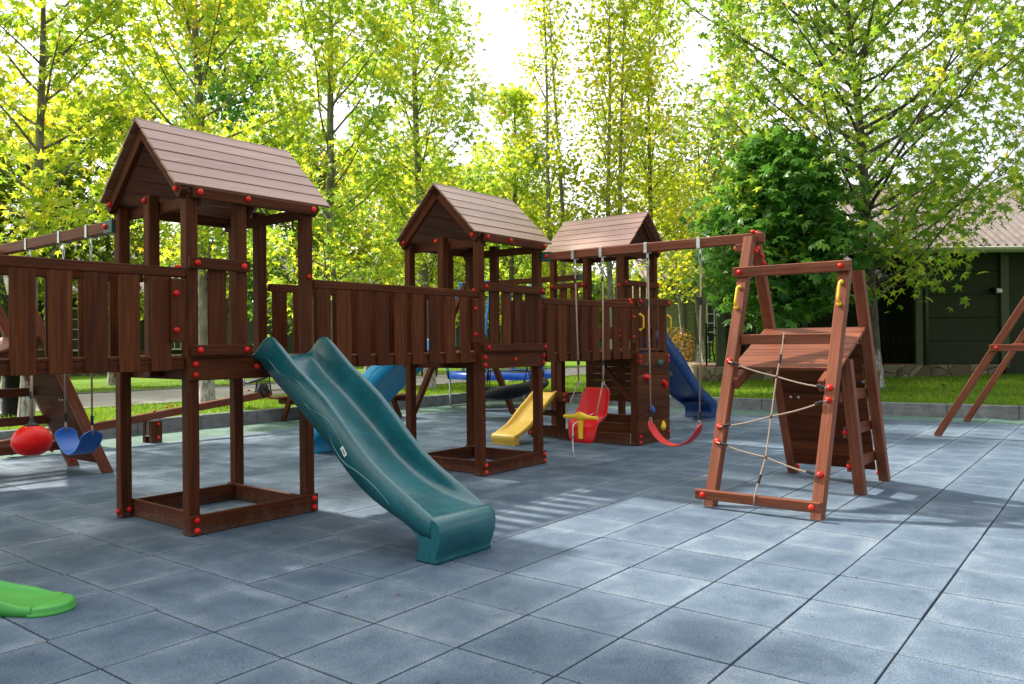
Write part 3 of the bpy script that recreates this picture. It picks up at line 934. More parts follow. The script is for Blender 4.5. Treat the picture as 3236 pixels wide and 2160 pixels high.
# yellow toddler slide
p = LO + u3 * .10 + v3 * 1.615
st4, sb4 = slide('slide', 'small yellow toddler slide behind the middle tower', (p.x, p.y, 0), A3 - PI / 2, .385, 'yellow_slide', .53, .505, .62, False)
# green toddler slide, lower left corner
gt = thing('slide', 'bright green toddler slide end at the lower left edge of the photo', 'slide', (-2.165, 3.90, 0), math.radians(-6))
def green_slide(t):
    m = MB(); rows = []; w2 = .124
    path = [(-.90, .285), (-.85, .28), (-.78, .235), (-.7, .165), (-.58, .112), (-.48, .084), (-.40, .068), (-.33, .059), (-.27, .053), (-.22, .050), (-.18, .048), (-.12, .0475)]
    for (x, z) in path:
        f = smooth((-.155 - x) / .14); h = .0015 + .020 * f; T = z + h; B = max(.002, z - .052)
        half = [(-w2, B), (-w2 - .002, (B + T) / 2), (-w2, T - .35 * h - .003), (-w2 + .005, T - .001), (-w2 + .012, T), (-w2 + .018, T - .3 * h), (-w2 + .024, z + .2 * h), (-w2 + .036, z)]
        sec = half + [(0, z - .002 * f)] + [(-a, b) for a, b in reversed(half)] + [(w2 - .012, B + .002), (w2 - .02, z - .014), (-w2 + .02, z - .014), (-w2 + .012, B + .002)]
        rows.append([V((x, a, b)) for a, b in sec])
    m.grid(rows, True, True)
    prof = [(0.0, .0475), (.5, .0475), (.86, .047), (.94, .0445), (.975, .039), (.99, .030), (.995, .018), (1.02, .012), (1.03, .006), (1.0, .001)]
    rows = []
    for k, (r, z) in enumerate(prof):
        row = []
        for i in range(25):
            a = -PI / 2 + PI * i / 24
            row.append(V((-.135 + .135 * r * math.cos(a), .125 * r * math.sin(a), z)))
        rows.append(row)
    m.grid(rows, True)
    b = m.build('chute', M['green_slide'], t)
    s2 = MB()
    for y in (-.19, .19):
        s2.bar((-.89, y * .68, .33), (-1.06, y * .68, 0), (0, 1, 0), .04, .05, .01)
    for k in range(2): s2.box(-.99 - k * .045, -.93 - k * .045, -.115, .115, .20 - k * .1, .225 - k * .1, .006)
    s2.build('ladder', M['yellow'], t)
    MB().box(-.62, -.5, -.10, .10, 0, .07, .01).build('foot_block', M['wood'], t)
green_slide(gt)

# ------------------------------------------------------------------ A-frame climbers with swing beams
def climber(O, ang, sg, beam_end, label, rope_net=True):
    """a = depth of the frame, b = along the swing beam (sg mirrors it), beam_end = far end at the tower"""
    t = thing('rope_climber', label, 'climbing frame', (O[0], O[1], 0), math.radians(ang), 'A-shaped climbing frames at the ends of swing beams')
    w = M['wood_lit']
    def P(a, b, z): return V((a, b * sg, z))
    ay = (0, 1, 0)
    def leg(nm, b, a0, a1, z1, dep=.094, z0=0):
        m = MB(); L = [P(a0, b - Q / 2, z0), P(a0 + dep, b - Q / 2, z0), P(a1 + dep, b - Q / 2, z1), P(a1, b - Q / 2, z1)]
        k = .006
        dx = (a1 - a0) / (z1 - z0)
        p = P(a0 + dep / 2 - dx * 0, b, z0); q = P(a1 + dep / 2, b, z1)
        # sheared box keeps its feet and head level
        n0 = len(m.v); c = V((0, 1 * sg, 0)) * (Q / 2)
        ring = []
        for (aa, zz) in ((a0, z0), (a1, z1)):
            for (da, db) in ((k, -1), (dep - k, -1), (dep, -1 + 2 * k / Q), (dep, 1 - 2 * k / Q), (dep - k, 1), (k, 1), (0, 1 - 2 * k / Q), (0, -1 + 2 * k / Q)):
                ring.append(P(aa + da, b + db * Q / 2, zz))
        off = random.uniform(0, 40); fs = []; us = []; Lz = (q - p).length
        for i in range(8):
            j = (i + 1) % 8
            fs.append([i, j, 8 + j, 8 + i]); v0 = off + i * .05; us.append([(off, v0), (off, v0 + .045), (off + Lz, v0 + .045), (off + Lz, v0)])
        for rr in (list(range(8)), list(range(8, 16))):
            fs.append(rr); us.append([(off + ring[i].x, off + ring[i].y) for i in rr])
        m._add(ring, fs, us)
        return m.build(nm, w, t)
    h = Q / 2
    leg('leg', h, -.085, .685, 1.853)                       # short front
    leg('leg', h, 1.865, 1.045, 1.86)                       # short rear
    leg('leg', .86, -.085, .79, 2.19)                       # tall front
    leg('leg', .86, 1.845, .925, 2.135)                     # tall rear
    # swing beam
    e = V(beam_end); q = P(.925, .80, 2.185)
    dv = (q - e).normalized(); q = q - dv * -.03
    MB().bar(e, q, (0, 0, 1), .088, .075, .006).build('swing_beam', w, t)
    gb = MB(); gb.bar(e - dv * .05, e + dv * .085, (0, 0, 1), .098, .086, .004); gbo = gb.build('green_bracket', M['greenmetal'], t)
    sidev = dv.cross(V((0, 0, 1)))
    bolt(t, e + dv * .045 + sidev * .044, sidev); bolt(t, e + dv * .045 - sidev * .044, -sidev)
    box_part('stub_block', tuple(sorted((.86, .93)) + sorted((sg * .905, sg * 1.01)) + [2.07, 2.138]), w, t)
    bolt(t, P(.90, 1.012, 2.105), (0, sg, 0))
    bolt(t, P(.90, .86, 2.235), (0, 0, 1)); bolt(t, P(.96, .84, 2.232), (0, 0, 1))
    for (a, z) in ((.84, 2.06), (.88, 2.09), (.99, 2.03), (1.03, 1.97)): bolt(t, P(a, .815, z), (0, -sg, 0))
    # cross bars of the front frame
    MB().box(.625, .682, sg * -.02, sg * .94, 1.826, 1.912, .006).build('top_bar', w, t)
    bar_part('middle_bar', P(.515, .087, 1.297), P(.515, .815, 1.297), (0, 0, 1), .082, .06, w, t)
    MB().box(-.142, -.088, sg * -.01, sg * .945, .062, .136, .006).build('bottom_bar', w, t)
    for b in (.05, .875):
        bolt(t, P(.625, b, 1.868), (-1, 0, 0)); bolt(t, P(-.142, b, .10), (-1, 0, 0))
    # sloping boarded panel on two side rails
    sl = V((.78, 0, .335)).normalized(); nn = V((-sl.z, 0, sl.x))
    pm_ = MB(); p0 = P(.48, .455, 1.058)
    for k in range(7):
        c = p0 + sl * (.059 + k * .1185); pm_.obb(c, (0, 1, 0), sl, nn, (.435, .0575, .012), .003)
    pm_.build('sloping_panel', w, t)
    for b in (.115, .80):
        bar_part('panel_rail', P(.33, b, .935), P(1.26, b, 1.318), (0, 1, 0), .05, .092, w, t)
        bolt(t, P(.335, b, .94) + V((.06, 0, .0)) + V((0, sg * (.026 if b > .5 else -.026), 0)), (0, sg * (1 if b > .5 else -1), 0))
    # boarded climbing wall under the rear legs
    rs = V((1.058 - 1.865, 0, 1.86)).normalized(); rn = V((-rs.z, 0, rs.x))
    wm = MB(); base = P(1.82, .455, .115)
    for k in range(10):
        c = base + rs * (.062 + k * .1255) + rn * .012
        wm.obb(c, (0, 1, 0), rs, rn, (.362, .0615, .011), .003)
    wmo = wm.build('climbing_wall', M['wood'], t)
    gm = MB()
    for (k, b) in ((5.2, .68), (5.2, .75), (6.6, .10), (2.4, .47)):
        c = base + rs * (.062 + k * .1255) + rn * .026; gm.obb((c.x, b * sg, c.z), (0, 1, 0), rs, rn, (.011, .011, .006), .003)
    gm.build('bolt_plate', M['galv'], wmo)
    # ladder leg and rungs
    leg('ladder_leg', h, 1.062, .672, 1.132)
    for (z, a) in ((.825, .80), (.53, .90), (.24, 1.0)):
        x1 = 1.865 - .442 * z
        bar_part('rung', P(a + .0, .105, z), P(x1 + .10, .105, z - .0), (0, 0, 1), .09, .034, w, t)
    for z in (.53, .24): bolt(t, P(.90 + (.53 - z) * .35 - .001, .105, z), (-1, 0, 0)); 
    bolt(t, P(1.885, .086, .07), (0, sg, 0)); bolt(t, P(1.87, .8165, .07), (0, -sg, 0))
    # yellow hand grips
    for b in (.045, .865):
        ax = V((.4166, 0, 1)).normalized(); fr = V((-1, 0, .4166)).normalized()
        a = -.085 + .412 * 1.65 if b < .5 else -.085 + .3995 * 1.65
        handle(t, P(a, b, 1.65) + fr * .002, ax, fr)
    if rope_net:
        def fa(z, b): return -.085 + (.4155 if b < .5 else .3995) * z
        nets = MB()
        yb = .455
        mids = [(yb, 1.003), (yb, .70), (yb, .40)]
        ends = [((.86, 1.12), (.045, .925)), ((.86, .60), (.045, .835)), ((.86, .485), (.045, .305))]
        def front(b, z, o=.022): return P(fa(z, b) - o, b, z)
        for (L_, R_), (mb_, mz) in zip(ends, mids):
            pl = front(*L_); pr_ = front(*R_); pc = front(mb_, mz, .02)
            pts = [pl.lerp(pc, k / 5) - V((0, 0, .012 * math.sin(PI * k / 5))) for k in range(6)] + [pc.lerp(pr_, k / 5) - V((0, 0, .012 * math.sin(PI * k / 5))) for k in range(1, 6)]
            nets.tube(pts, .0062, 8)
            nets.ball(pc, .015, 8, 6)
            for e0 in (pl, pr_):
                d_ = (pc - e0).normalized(); wraps = MB(); wraps.tube([e0 + d_ * (.035 + k * .0045) for k in range(14)], [.0125 if k % 2 else .0105 for k in range(14)], 8); wraps.build('rope_wrap', M['blackfab'], t)
        top = P(.515, yb, 1.30); bot = P(-.115, yb + .01, .10)
        vp = [P(.50, yb, 1.345), P(.475, yb, 1.30), P(.462, yb, 1.24)] + [front(mb_, mz, .015) for mb_, mz in mids] + [P(-.10, yb + .005, .20), P(-.148, yb + .008, .13), P(-.152, yb + .01, .06)]
        nets.tube(vp, .0062, 8)
        nets.build('rope_net', M['rope'], t)
        for (i0, q0, q1) in ((2, .28, .56), (5, .62, .90)):
            a0 = vp[i0].lerp(vp[i0 + 1], q0); a1_ = vp[i0].lerp(vp[i0 + 1], q1); wraps = MB(); wraps.tube([a0.lerp(a1_, k / 12) for k in range(13)], [.0125 if k % 2 else .0105 for k in range(13)], 8); wraps.build('rope_wrap', M['blackfab'], t)
        for (L_, R_) in ends:
            for e0 in (L_, R_):
                o_ = bolt(t, front(*e0, o=.0), V((-1, 0, .41)), 1.15)
    return t
def local(O, ang, w):
    a = math.radians(ang); d = V((w[0] - O[0], w[1] - O[1], 0))
    return (d.x * math.cos(a) + d.y * math.sin(a), -d.x * math.sin(a) + d.y * math.cos(a), w[2])
OA = (2.24, 5.743)
P2e = O2 + f2u * 1.055 - f2v * .045
cf1 = climber(OA, 52, 1, local(OA, 52, (P2e.x, P2e.y, 2.200)), 'A-shaped timber climbing frame with rope net at right, carrying the red swings')
OL = (-5.985, 7.195)
P1e = O1 + f1u * .02 + f1v * 1.075
cf2 = climber(OL, 52, -1, local(OL, 52, (P1e.x, P1e.y, 2.195)), 'A-shaped timber climbing frame behind the left bridge, carrying the blue swing')

# ------------------------------------------------------------------ swings
def hanger(t, p, dv, zt, zb):
    """steel strap over the beam with an eye, at beam point p (beam centre), beam direction dv"""
    m = MB(); dv = V(dv).normalized(); sv = dv.cross(V((0, 0, 1))).normalized()
    p = V(p)
    for s_e in (-1, 1): m.obb(p + sv * (s_e * .0415), dv, (0, 0, 1), sv, (.017, .050, .0022), .001)
    m.obb(p + V((0, 0, .0475)), dv, sv, (0, 0, 1), (.017, .043, .0022), .001)
    m.obb(p - V((0, 0, .0475)), dv, sv, (0, 0, 1), (.017, .043, .0022), .001)
    m.obb(p - V((0, 0, .070)), dv, sv, (0, 0, 1), (.012, .004, .024), .002)
    o = m.build('hanger', M['galv'], t)
    k = MB(); c = p - V((0, 0, .135)); pts = []
    for i in range(14):
        a = 2 * PI * i / 14; pts.append(c + dv * (.015 * math.cos(a)) + V((0, 0, .048 * math.sin(a))))
    k.tube(pts, .0042, 6, closed=True); k.tube([c + dv * .012 * (1 if i % 2 else -1) + V((0, 0, -.05 - .012 * i)) for i in range(3)], .005, 6)
    k.build('carabiner', M['galv'], t)
    return p - V((0, 0, .185))
def rope_line(t, pts, r=.0075, two=False):
    m = MB(); m.tube(pts, r, 8); return m.build('rope', M['rope'], t)
def wrap(t, a, b, r=.0135):
    a = V(a); b = V(b); m = MB(); m.tube([a.lerp(b, k / 14) for k in range(15)], [r if k % 2 else r * .85 for k in range(15)], 8)
    return m.build('rope_wrap', M['blackfab'], t)
BA = V((P2e.x, P2e.y, 2.197))
fa_u = V((math.cos(math.radians(52)), math.sin(math.radians(52)), 0)); fa_v = V((-fa_u.y, fa_u.x, 0))
BE = V((OA[0], OA[1], 0)) + fa_u * .925 + fa_v * .80 + V((0, 0, 2.185))
bdir = (BE - BA).normalized()
def onbeam(xy): 
    d = (V((xy[0], xy[1], BA.z)) - BA).dot(bdir); return BA + bdir * d
# baby swing
h1 = onbeam((.655, 8.255)); h2 = onbeam((.917, 8.034))
mid = (h1 + h2) / 2
bs = thing('baby_swing', 'red bucket swing seat with a yellow T-shaped safety bar', 'swing', (mid.x, mid.y, 0), math.atan2(bdir.y, bdir.x), 'swings hanging from the beams')
def lc(p): d = V(p) - V((mid.x, mid.y, 0)); a = math.atan2(bdir.y, bdir.x); return V((d.x * math.cos(a) + d.y * math.sin(a), -d.x * math.sin(a) + d.y * math.cos(a), d.z))
# local x along the beam (to the right), local -y towards the camera side
e1 = hanger(bs, lc(h1), (1, 0, 0), 0, 0); e2 = hanger(bs, lc(h2), (1, 0, 0), 0, 0)
def baby_seat(t):
    m = MB(); rows = []
    # profile of the seat from the top of the back, down, along the bottom and up to the front lip: (y, z, halfwidth)
    pr = [(.150, .815, .125), (.146, .80, .155), (.138, .76, .172), (.128, .68, .178), (.120, .60, .180), (.105, .53, .186), (.065, .485, .19), (.0, .465, .19), (-.075, .455, .188), (-.125, .435, .183), (-.150, .39, .175), (-.158, .34, .165), (-.155, .295, .145), (-.145, .275, .11)]
    n = 15
    for ri, (y, z, hw) in enumerate(pr):
        row = []
        for i in range(n):
            f = -1 + 2 * i / (n - 1)
            curl = max(0, abs(f) - .62) / .38
            fw = {0: .01, 1: .02, 2: .03, 3: .05, 4: .075, 5: .10, 6: .09, 7: .03, 8: 0, 9: 0, 10: -.01, 11: -.01, 12: 0, 13: 0}[ri]
            upz = {5: .02, 6: .06, 7: .085, 8: .075, 9: .05, 10: .025}.get(ri, 0)
            row.append(V((hw * f * (1 + .04 * curl * (4 <= ri <= 9)), y - fw * curl ** 1.3, z + upz * curl ** 1.2)))
        rows.append(row)
    m.grid(rows, True)
    o = m.build('seat', M['redseat'], t)
    sm = o.modifiers.new('thick', 'SOLIDIFY'); sm.thickness = .014; sm.offset = 0
    sb_ = o.modifiers.new('sub', 'SUBSURF'); sb_.levels = 1; sb_.render_levels = 1
    # yellow safety bar
    y = MB(); rows = []
    for i in range(17):
        x = -.205 + .41 * i / 16; f = abs(x) / .205
        hh = .018 + .026 * math.exp(-(x / .07) ** 2); zc = .535 + .012 * math.exp(-(x / .07) ** 2) - .0 * f + .02 * f * f * 0
        yc = -.165 - .012 * math.exp(-(x / .08) ** 2)
        rows.append([V((x, yc + (.017 + .006 * math.exp(-(x / .07) ** 2)) * math.cos(a), zc + hh * math.sin(a))) for a in [2 * PI * k / 12 for k in range(12)]])
    y.grid(rows, True, True)
    for r in (rows[0], rows[-1]): y.poly(r)
    st_ = []
    for k in range(9):
        f = k / 8; z = .52 - .20 * f; hw = .034 - .006 * f
        st_.append([V((hw * math.cos(a) + .005, -.172 + .03 * f * 0 + .016 * math.sin(a), z)) for a in [2 * PI * q / 12 for q in range(12)]])
    y.grid(st_, True, True); y.poly(st_[-1])
    yo = y.build('safety_bar', M['yellow'], t)
    bm_ = MB(); bm_.obb((.125, .105, .565), (1, 0, 0), (0, 1, 0), (0, 0, 1), (.02, .006, .014), .003); bm_.build('buckle', M['black'], o)
    # white strap
    sp = MB(); pts = [(-.02, .12, .56), (-.055, -.10, .50), (-.075, -.185, .46), (-.085, -.185, .41), (-.09, -.175, .36), (-.09, -.18, .28), (-.085, -.18, .20), (-.075, -.178, .14)]
    rows = [[V(p) + V((-.007, 0, 0)), V(p) + V((.007, .002, 0))] for p in pts]
    sp.grid(rows, True); spo = sp.build('strap', M['white'], t); q = spo.modifiers.new('thick', 'SOLIDIFY'); q.thickness = .002
    kb = MB(); kb.obb((-.088, -.182, .335), (1, 0, 0), (0, 1, 0), (0, 0, 1), (.017, .007, .012), .003); kb.build('strap_buckle', M['grey_sticker'], spo)
    for sx, e in ((-1, e1), (1, e2)):
        k = V((sx * .150, .02, .885))
        rope_line(t, [e + V((.004, 0, 0)), e.lerp(k, .5) + V((.003, 0, 0)), k], .0085)
        wrap(t, e.lerp(k, .055), e.lerp(k, .10)); wrap(t, k + V((0, -.002, .22)), k + V((0, -.002, .17)), .017)
        rope_line(t, [k + V((.006 * sx, 0, .2)), k + V((.008 * sx, 0, .1)), k], .008)
        rg = MB(); rg.tube([k + V((.016 * math.cos(a), .004 * math.sin(a), .028 * math.sin(a) - .02)) for a in [2 * PI * i / 12 for i in range(12)]], .003, 6, closed=True); rg.build('ring', M['galv'], t)
        rope_line(t, [k, V((sx * .145, .09, .83)), V((sx * .138, .135, .77))], .0055)
        rope_line(t, [k, k.lerp(V((sx * .188, -.165, .55)), .5), V((sx * .188, -.165, .55))], .0065)
baby_seat(bs)

def sling(name, label, ha, hb, zs, drop, width, mat, bd, group='swings hanging from the beams', thick=.012):
    mid = (ha + hb) / 2; ang = math.atan2(bd.y, bd.x)
    t = thing(name, label, 'swing', (mid.x, mid.y, 0), ang, group)
    half = (hb - ha).length / 2
    ea = hanger(t, V((-half, 0, ha.z)), (1, 0, 0), 0, 0); eb = hanger(t, V((half, 0, hb.z)), (1, 0, 0), 0, 0)
    rows = []; n = 25; ex = half * .93
    for i in range(n):
        f = -1 + 2 * i / (n - 1); a = abs(f)
        if name == 'sling_swing' and width > .15:
            x = half * .99 * math.sin(f * PI / 2) ** 1.0; z = zs + drop * (1 - math.cos(f * PI / 2)) ** .9
        else:
            x = half * .98 * math.sin(f * 1.25) / math.sin(1.25); z = zs + drop * (1 - math.cos(f * 1.25)) / (1 - math.cos(1.25))
        hw = width / 2 * (1 if a < .8 else math.sqrt(max(0, 1 - ((a - .8) / .2) ** 2)) * .96 + .04)
        rows.append([V((x, hw * g_, z)) for g_ in (-1, -.82, -.5, -.3, 0, .3, .5, .82, 1)])
    # ribs along the seat
    for i in range(1, n - 1):
        t_ = (rows[i + 1][4] - rows[i - 1][4]).normalized(); nrm = V((-t_.z, 0, t_.x))
        for k, o_ in enumerate((.004, 0, .005, 0, .005, 0, .005, 0, .004)): rows[i][k] += nrm * o_
    m = MB(); m.grid(rows, True); so_ = m.build('seat', M[mat], t)
    q = so_.modifiers.new('thick', 'SOLIDIFY'); q.thickness = thick; q.offset = 0
    q = so_.modifiers.new('sub', 'SUBSURF'); q.levels = 1; q.render_levels = 1
    for e, r in ((ea, rows[1][4]), (eb, rows[-2][4])):
        tip = r + V((0, 0, -.02)); k = V((tip.x, 0, tip.z + .155))
        rope_line(t, [e + V((.006, 0, 0)), e.lerp(k, .5) + V((.004, 0, 0)), k])
        rope_line(t, [e + V((-.006, 0, 0)), V((e.x - .006, 0, e.z - .15)), V((e.x - .003, 0, e.z - .30)), V((e.x, 0, e.z - .34))], .006)
        wrap(t, V((e.x, 0, e.z - .31)), V((e.x, 0, e.z - .38)), .016)
        wrap(t, k + V((0, 0, .0)), k + V((0, 0, -.07)))
        rope_line(t, [k + V((0, 0, -.065)), V((tip.x - .016, 0, tip.z + .05)), V((tip.x - .012, 0, tip.z)), tip, V((tip.x + .014, 0, tip.z + .03)), k + V((0, 0, -.065))], .0055)
    return t
sling('sling_swing', 'red belt swing seat between the baby swing and the A-frame', onbeam((1.314, 7.70)), onbeam((1.74, 7.341)), .305, .225, .13, 'redseat', bdir)

# left beam swings
BLa = V((P1e.x, P1e.y, 2.195))
ol = V((OL[0], OL[1], 0)) + fa_u * .925 - fa_v * .80 + V((0, 0, 2.185))
bl = (ol - BLa).normalized()
def onl(px):
    # distance along the left beam
    return BLa + bl * px
sw = sling('sling_swing', 'blue ribbed belt swing seat beside the red ball swing', onl(.375), onl(.86), .425, .205, .175, 'blueseat', bl)
bt = onl(1.51)
bt_t = thing('ball_swing', 'round red rubber ball swing hanging on a rope', 'swing', (bt.x, bt.y, .03), math.atan2(bl.y, bl.x), 'swings hanging from the beams')
e = hanger(bt_t, V((0, 0, bt.z - .03)), (1, 0, 0), 0, 0)
bmm = MB(); bmm.lathe([(.002, .305), (.05, .310), (.10, .330), (.140, .365), (.158, .41), (.161, .438), (.153, .482), (.129, .524), (.095, .553), (.058, .573), (.045, .580)], n=28)
bmm.build('ball', M['red'], bt_t)
cm = MB(); cm.lathe([(.062, .5735), (.045, .586), (.028, .594), (.020, .606), (.014, .625), (.010, .635)], n=18); cm.build('collar', M['black'], bt_t)
rope_line(bt_t, [e, V((.004, 0, 1.2)), V((.002, 0, .98)), V((.012, 0, .90)), V((.010, 0, .62))], .011)
rope_line(bt_t, [V((.0, 0, 1.02)), V((-.012, 0, .92)), V((-.006, 0, .64))], .009)
wrap(bt_t, V((0, 0, .87)), V((0, 0, .81)), .02)

# ------------------------------------------------------------------ nest swing behind
nf_ = thing('swing_frame', 'timber swing frame of the black nest swing, in front of the trampoline', 'swing frame', (-.85, 14.2, 0), 0)
bm0 = V((1.21, 12.95, 0)); dn = (bm0 - V((-.85, 14.2, 0)))
MB().bar((0, 0, 2.32), (dn.x, dn.y, 2.35), (0, 0, 1), .09, .075).build('beam', M['wood'], nf_)
ev = dn.normalized()
MB().bar((dn.x - ev.x * .12, dn.y - ev.y * .12, 2.35), (dn.x + ev.x * .02, dn.y + ev.y * .02, 2.35), (0, 0, 1), .1, .085).build('green_bracket', M['greenmetal'], nf_)
for (x, y) in ((-.90, -.46), (.87, .30)): bar_part('leg', (0, 0, 2.27), (x, y, 0), (ev.x, ev.y, 0), .085, .095, M['wood'], nf_)
bolt(nf_, (.84, .255, .07), (0, -1, 0))
bar_part('cross_bar', (-.45, -.23, 1.15), (.43, .15, 1.15), (0, 0, 1), .08, .04, M['wood'], nf_)
ns = thing('nest_swing', 'black padded nest swing hanging behind the middle tower', 'swing', (-.02, 13.55, 0), 0, 'swings hanging from the beams')
m = MB(); pts = []; rad = []
for i in range(40):
    a = 2 * PI * i / 40; pts.append((.58 * math.cos(a), .45 * math.sin(a), .52 + .10 * math.cos(a) * .9 + .03 * math.sin(3 * a))); rad.append(.062 + .008 * math.sin(5 * a))
m.tube(pts, rad, 10, closed=True); rim = m.build('padded_rim', M['blackfab'], ns)
m = MB(); rows = []
for j in range(5):
    r = 1 - j / 4.0; rows.append([V((.56 * r * math.cos(a), .43 * r * math.sin(a), .50 + .09 * r * math.cos(a) - .16 * (1 - r * r))) for a in [2 * PI * k / 32 for k in range(32)]])
m.grid(rows, True, True); m.build('seat_mat', M['blackfab'], ns)
for (a, top) in ((.9, (-.2, .1)), (2.3, (-.2, .1)), (3.9, (-.2, .1)), (-.5, (.5, -.2)), (.4, (.5, -.2)), (-1.2, (.5, -.2))):
    m = MB(); m.tube([(.58 * math.cos(a), .45 * math.sin(a), .54 + .09 * math.cos(a)), (top[0], top[1], 2.31)], .009, 6); m.build('rope', M['blackfab'], ns)

# ------------------------------------------------------------------ right swing frame (cut by the edge)
rf_ = thing('swing_frame', 'timber swing frame legs leaning in at the right edge of the photo', 'swing frame', (5.63, 10.6, 0), 0)
uu = V((.618, .786, 0)); vv = V((.788, -.616, 0))
for k in (0, 1):
    o_ = uu * 2.28 * k + V((.0, .0, 0))
    if k: o_ = V((1.41, 1.80, 0))
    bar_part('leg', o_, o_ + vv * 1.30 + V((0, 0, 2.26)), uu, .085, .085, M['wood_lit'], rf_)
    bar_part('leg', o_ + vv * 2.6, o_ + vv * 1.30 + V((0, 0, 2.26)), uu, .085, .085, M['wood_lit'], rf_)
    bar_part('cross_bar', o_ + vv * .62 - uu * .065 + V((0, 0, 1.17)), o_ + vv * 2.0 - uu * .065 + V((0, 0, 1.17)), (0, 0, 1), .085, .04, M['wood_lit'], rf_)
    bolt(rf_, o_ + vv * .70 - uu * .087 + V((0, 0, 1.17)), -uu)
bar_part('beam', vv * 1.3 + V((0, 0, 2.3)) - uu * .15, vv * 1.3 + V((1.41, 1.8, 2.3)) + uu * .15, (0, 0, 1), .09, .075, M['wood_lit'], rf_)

# ------------------------------------------------------------------ trampoline
tr = thing('trampoline', 'round trampoline with blue edge pad and curved blue safety poles', 'trampoline', (-.22, 16.15, 0), 0)
RT = 1.06
m = MB(); rows = []
for (r, z) in ((RT + .02, .585), (RT + .03, .64), (RT + .02, .70), (RT - .06, .725), (RT - .20, .715)):
    rows.append([V(((r + .010 * math.sin(9 * a + z * 20)) * math.cos(a), (r + .010 * math.sin(9 * a + z * 20)) * math.sin(a), z + .008 * math.sin(7 * a))) for a in [2 * PI * k / 72 for k in range(72)]])
m.grid(rows, True, True); m.build('edge_pad', M['bluepad'], tr)
m = MB(); m.lathe([(.001, .70), (RT - .19, .70)], n=48, cap=False); m.build('jump_mat', M['blackfab'], tr)
for k in range(3):
    a0 = 2 * PI * k / 3 + .55
    m = MB(); p = [V((RT * .98 * math.cos(a0 - .55), RT * .98 * math.sin(a0 - .55), .68))]
    p += [V((p[0].x, p[0].y, .12)), V((p[0].x * 1.0, p[0].y * 1.0, .045))]
    q = V((RT * .98 * math.cos(a0 + .55), RT * .98 * math.sin(a0 + .55), .045))
    p += [p[-1].lerp(q, .12) - V((0, 0, .022)), p[-1].lerp(q, .88) - V((0, 0, .022)), q, V((q.x, q.y, .12)), V((q.x, q.y, .68))]
    m.tube(p, .019, 8); m.build('leg', M['galv'], tr)
ring = []
for k in range(6):
    a = 2 * PI * k / 6 + .30
    d_ = V((math.cos(a), math.sin(a), 0)); pts = []
    for j in range(13):
        f = j / 12; rr = RT * (1.0 + .13 * math.sin(PI * min(1, f * 1.15)) - .22 * max(0, f - .62) / .38)
        pts.append(d_ * rr + V((0, 0, .60 + 1.88 * f)))
    m = MB(); m.tube(pts, .021, 8); po_ = m.build('safety_pole', M['bluetube'], tr)
    m = MB(); m.tube([pts[0] + d_ * .02, pts[1] + d_ * .015], .03, 8); m.build('pole_clamp', M['black'], po_)
m = MB(); m.tube([V((RT * .80 * math.cos(a), RT * .80 * math.sin(a), 2.48)) for a in [2 * PI * k / 36 for k in range(36)]], .017, 8, closed=True); m.build('top_ring', M['bluetube'], tr)
m = MB()
for k in range(48):
    a = 2 * PI * k / 48; m.tube([(RT * .86 * math.cos(a), RT * .86 * math.sin(a), .70), (RT * .80 * math.cos(a), RT * .80 * math.sin(a), 2.47)], .0016, 3, False)
for j in range(24):
    z = .74 + j * .072; r = RT * (.86 - .06 * (z - .7) / 1.9); m.tube([(r * math.cos(a), r * math.sin(a), z) for a in [2 * PI * k / 32 for k in range(32)]], .0016, 3, False, True)
m.build('safety_net', M['black'], tr)

# ------------------------------------------------------------------ seesaw
ss_ = thing('seesaw', 'timber seesaw with black rubber bumper, in front of the left kerb', 'seesaw', (-4.83, 10.70, 0), math.atan2(KD.y, KD.x))
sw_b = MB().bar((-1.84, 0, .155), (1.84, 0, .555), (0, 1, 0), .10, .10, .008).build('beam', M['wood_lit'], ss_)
for y in (-.085, .085):
    box_part('base_block', (-.075, .075, y - .035 if y > 0 else y - .035, y + .035, 0, .29), M['wood'], ss_)
    bolt(ss_, (.02, y + (.035 if y > 0 else -.035), .25), (0, 1 if y > 0 else -1, 0)); bolt(ss_, (.02, y + (.035 if y > 0 else -.035), .07), (0, 1 if y > 0 else -1, 0))
m = MB()
m.box(-.07, .07, -.05, .05, .085, .10, .002); m.box(-.06, .06, -.049, -.043, .10, .33, .002); m.box(-.06, .06, .043, .049, .10, .33, .002); m.box(-.05, .05, -.043, .043, .315, .33, .002)
m.build('steel_pivot', M['galv'], ss_)
for x in (-.16, .03, .20, .28, -.35): bolt(ss_, (x, 0, .355 + x * .2174 + .054), (-.2, 0, 1), .9)
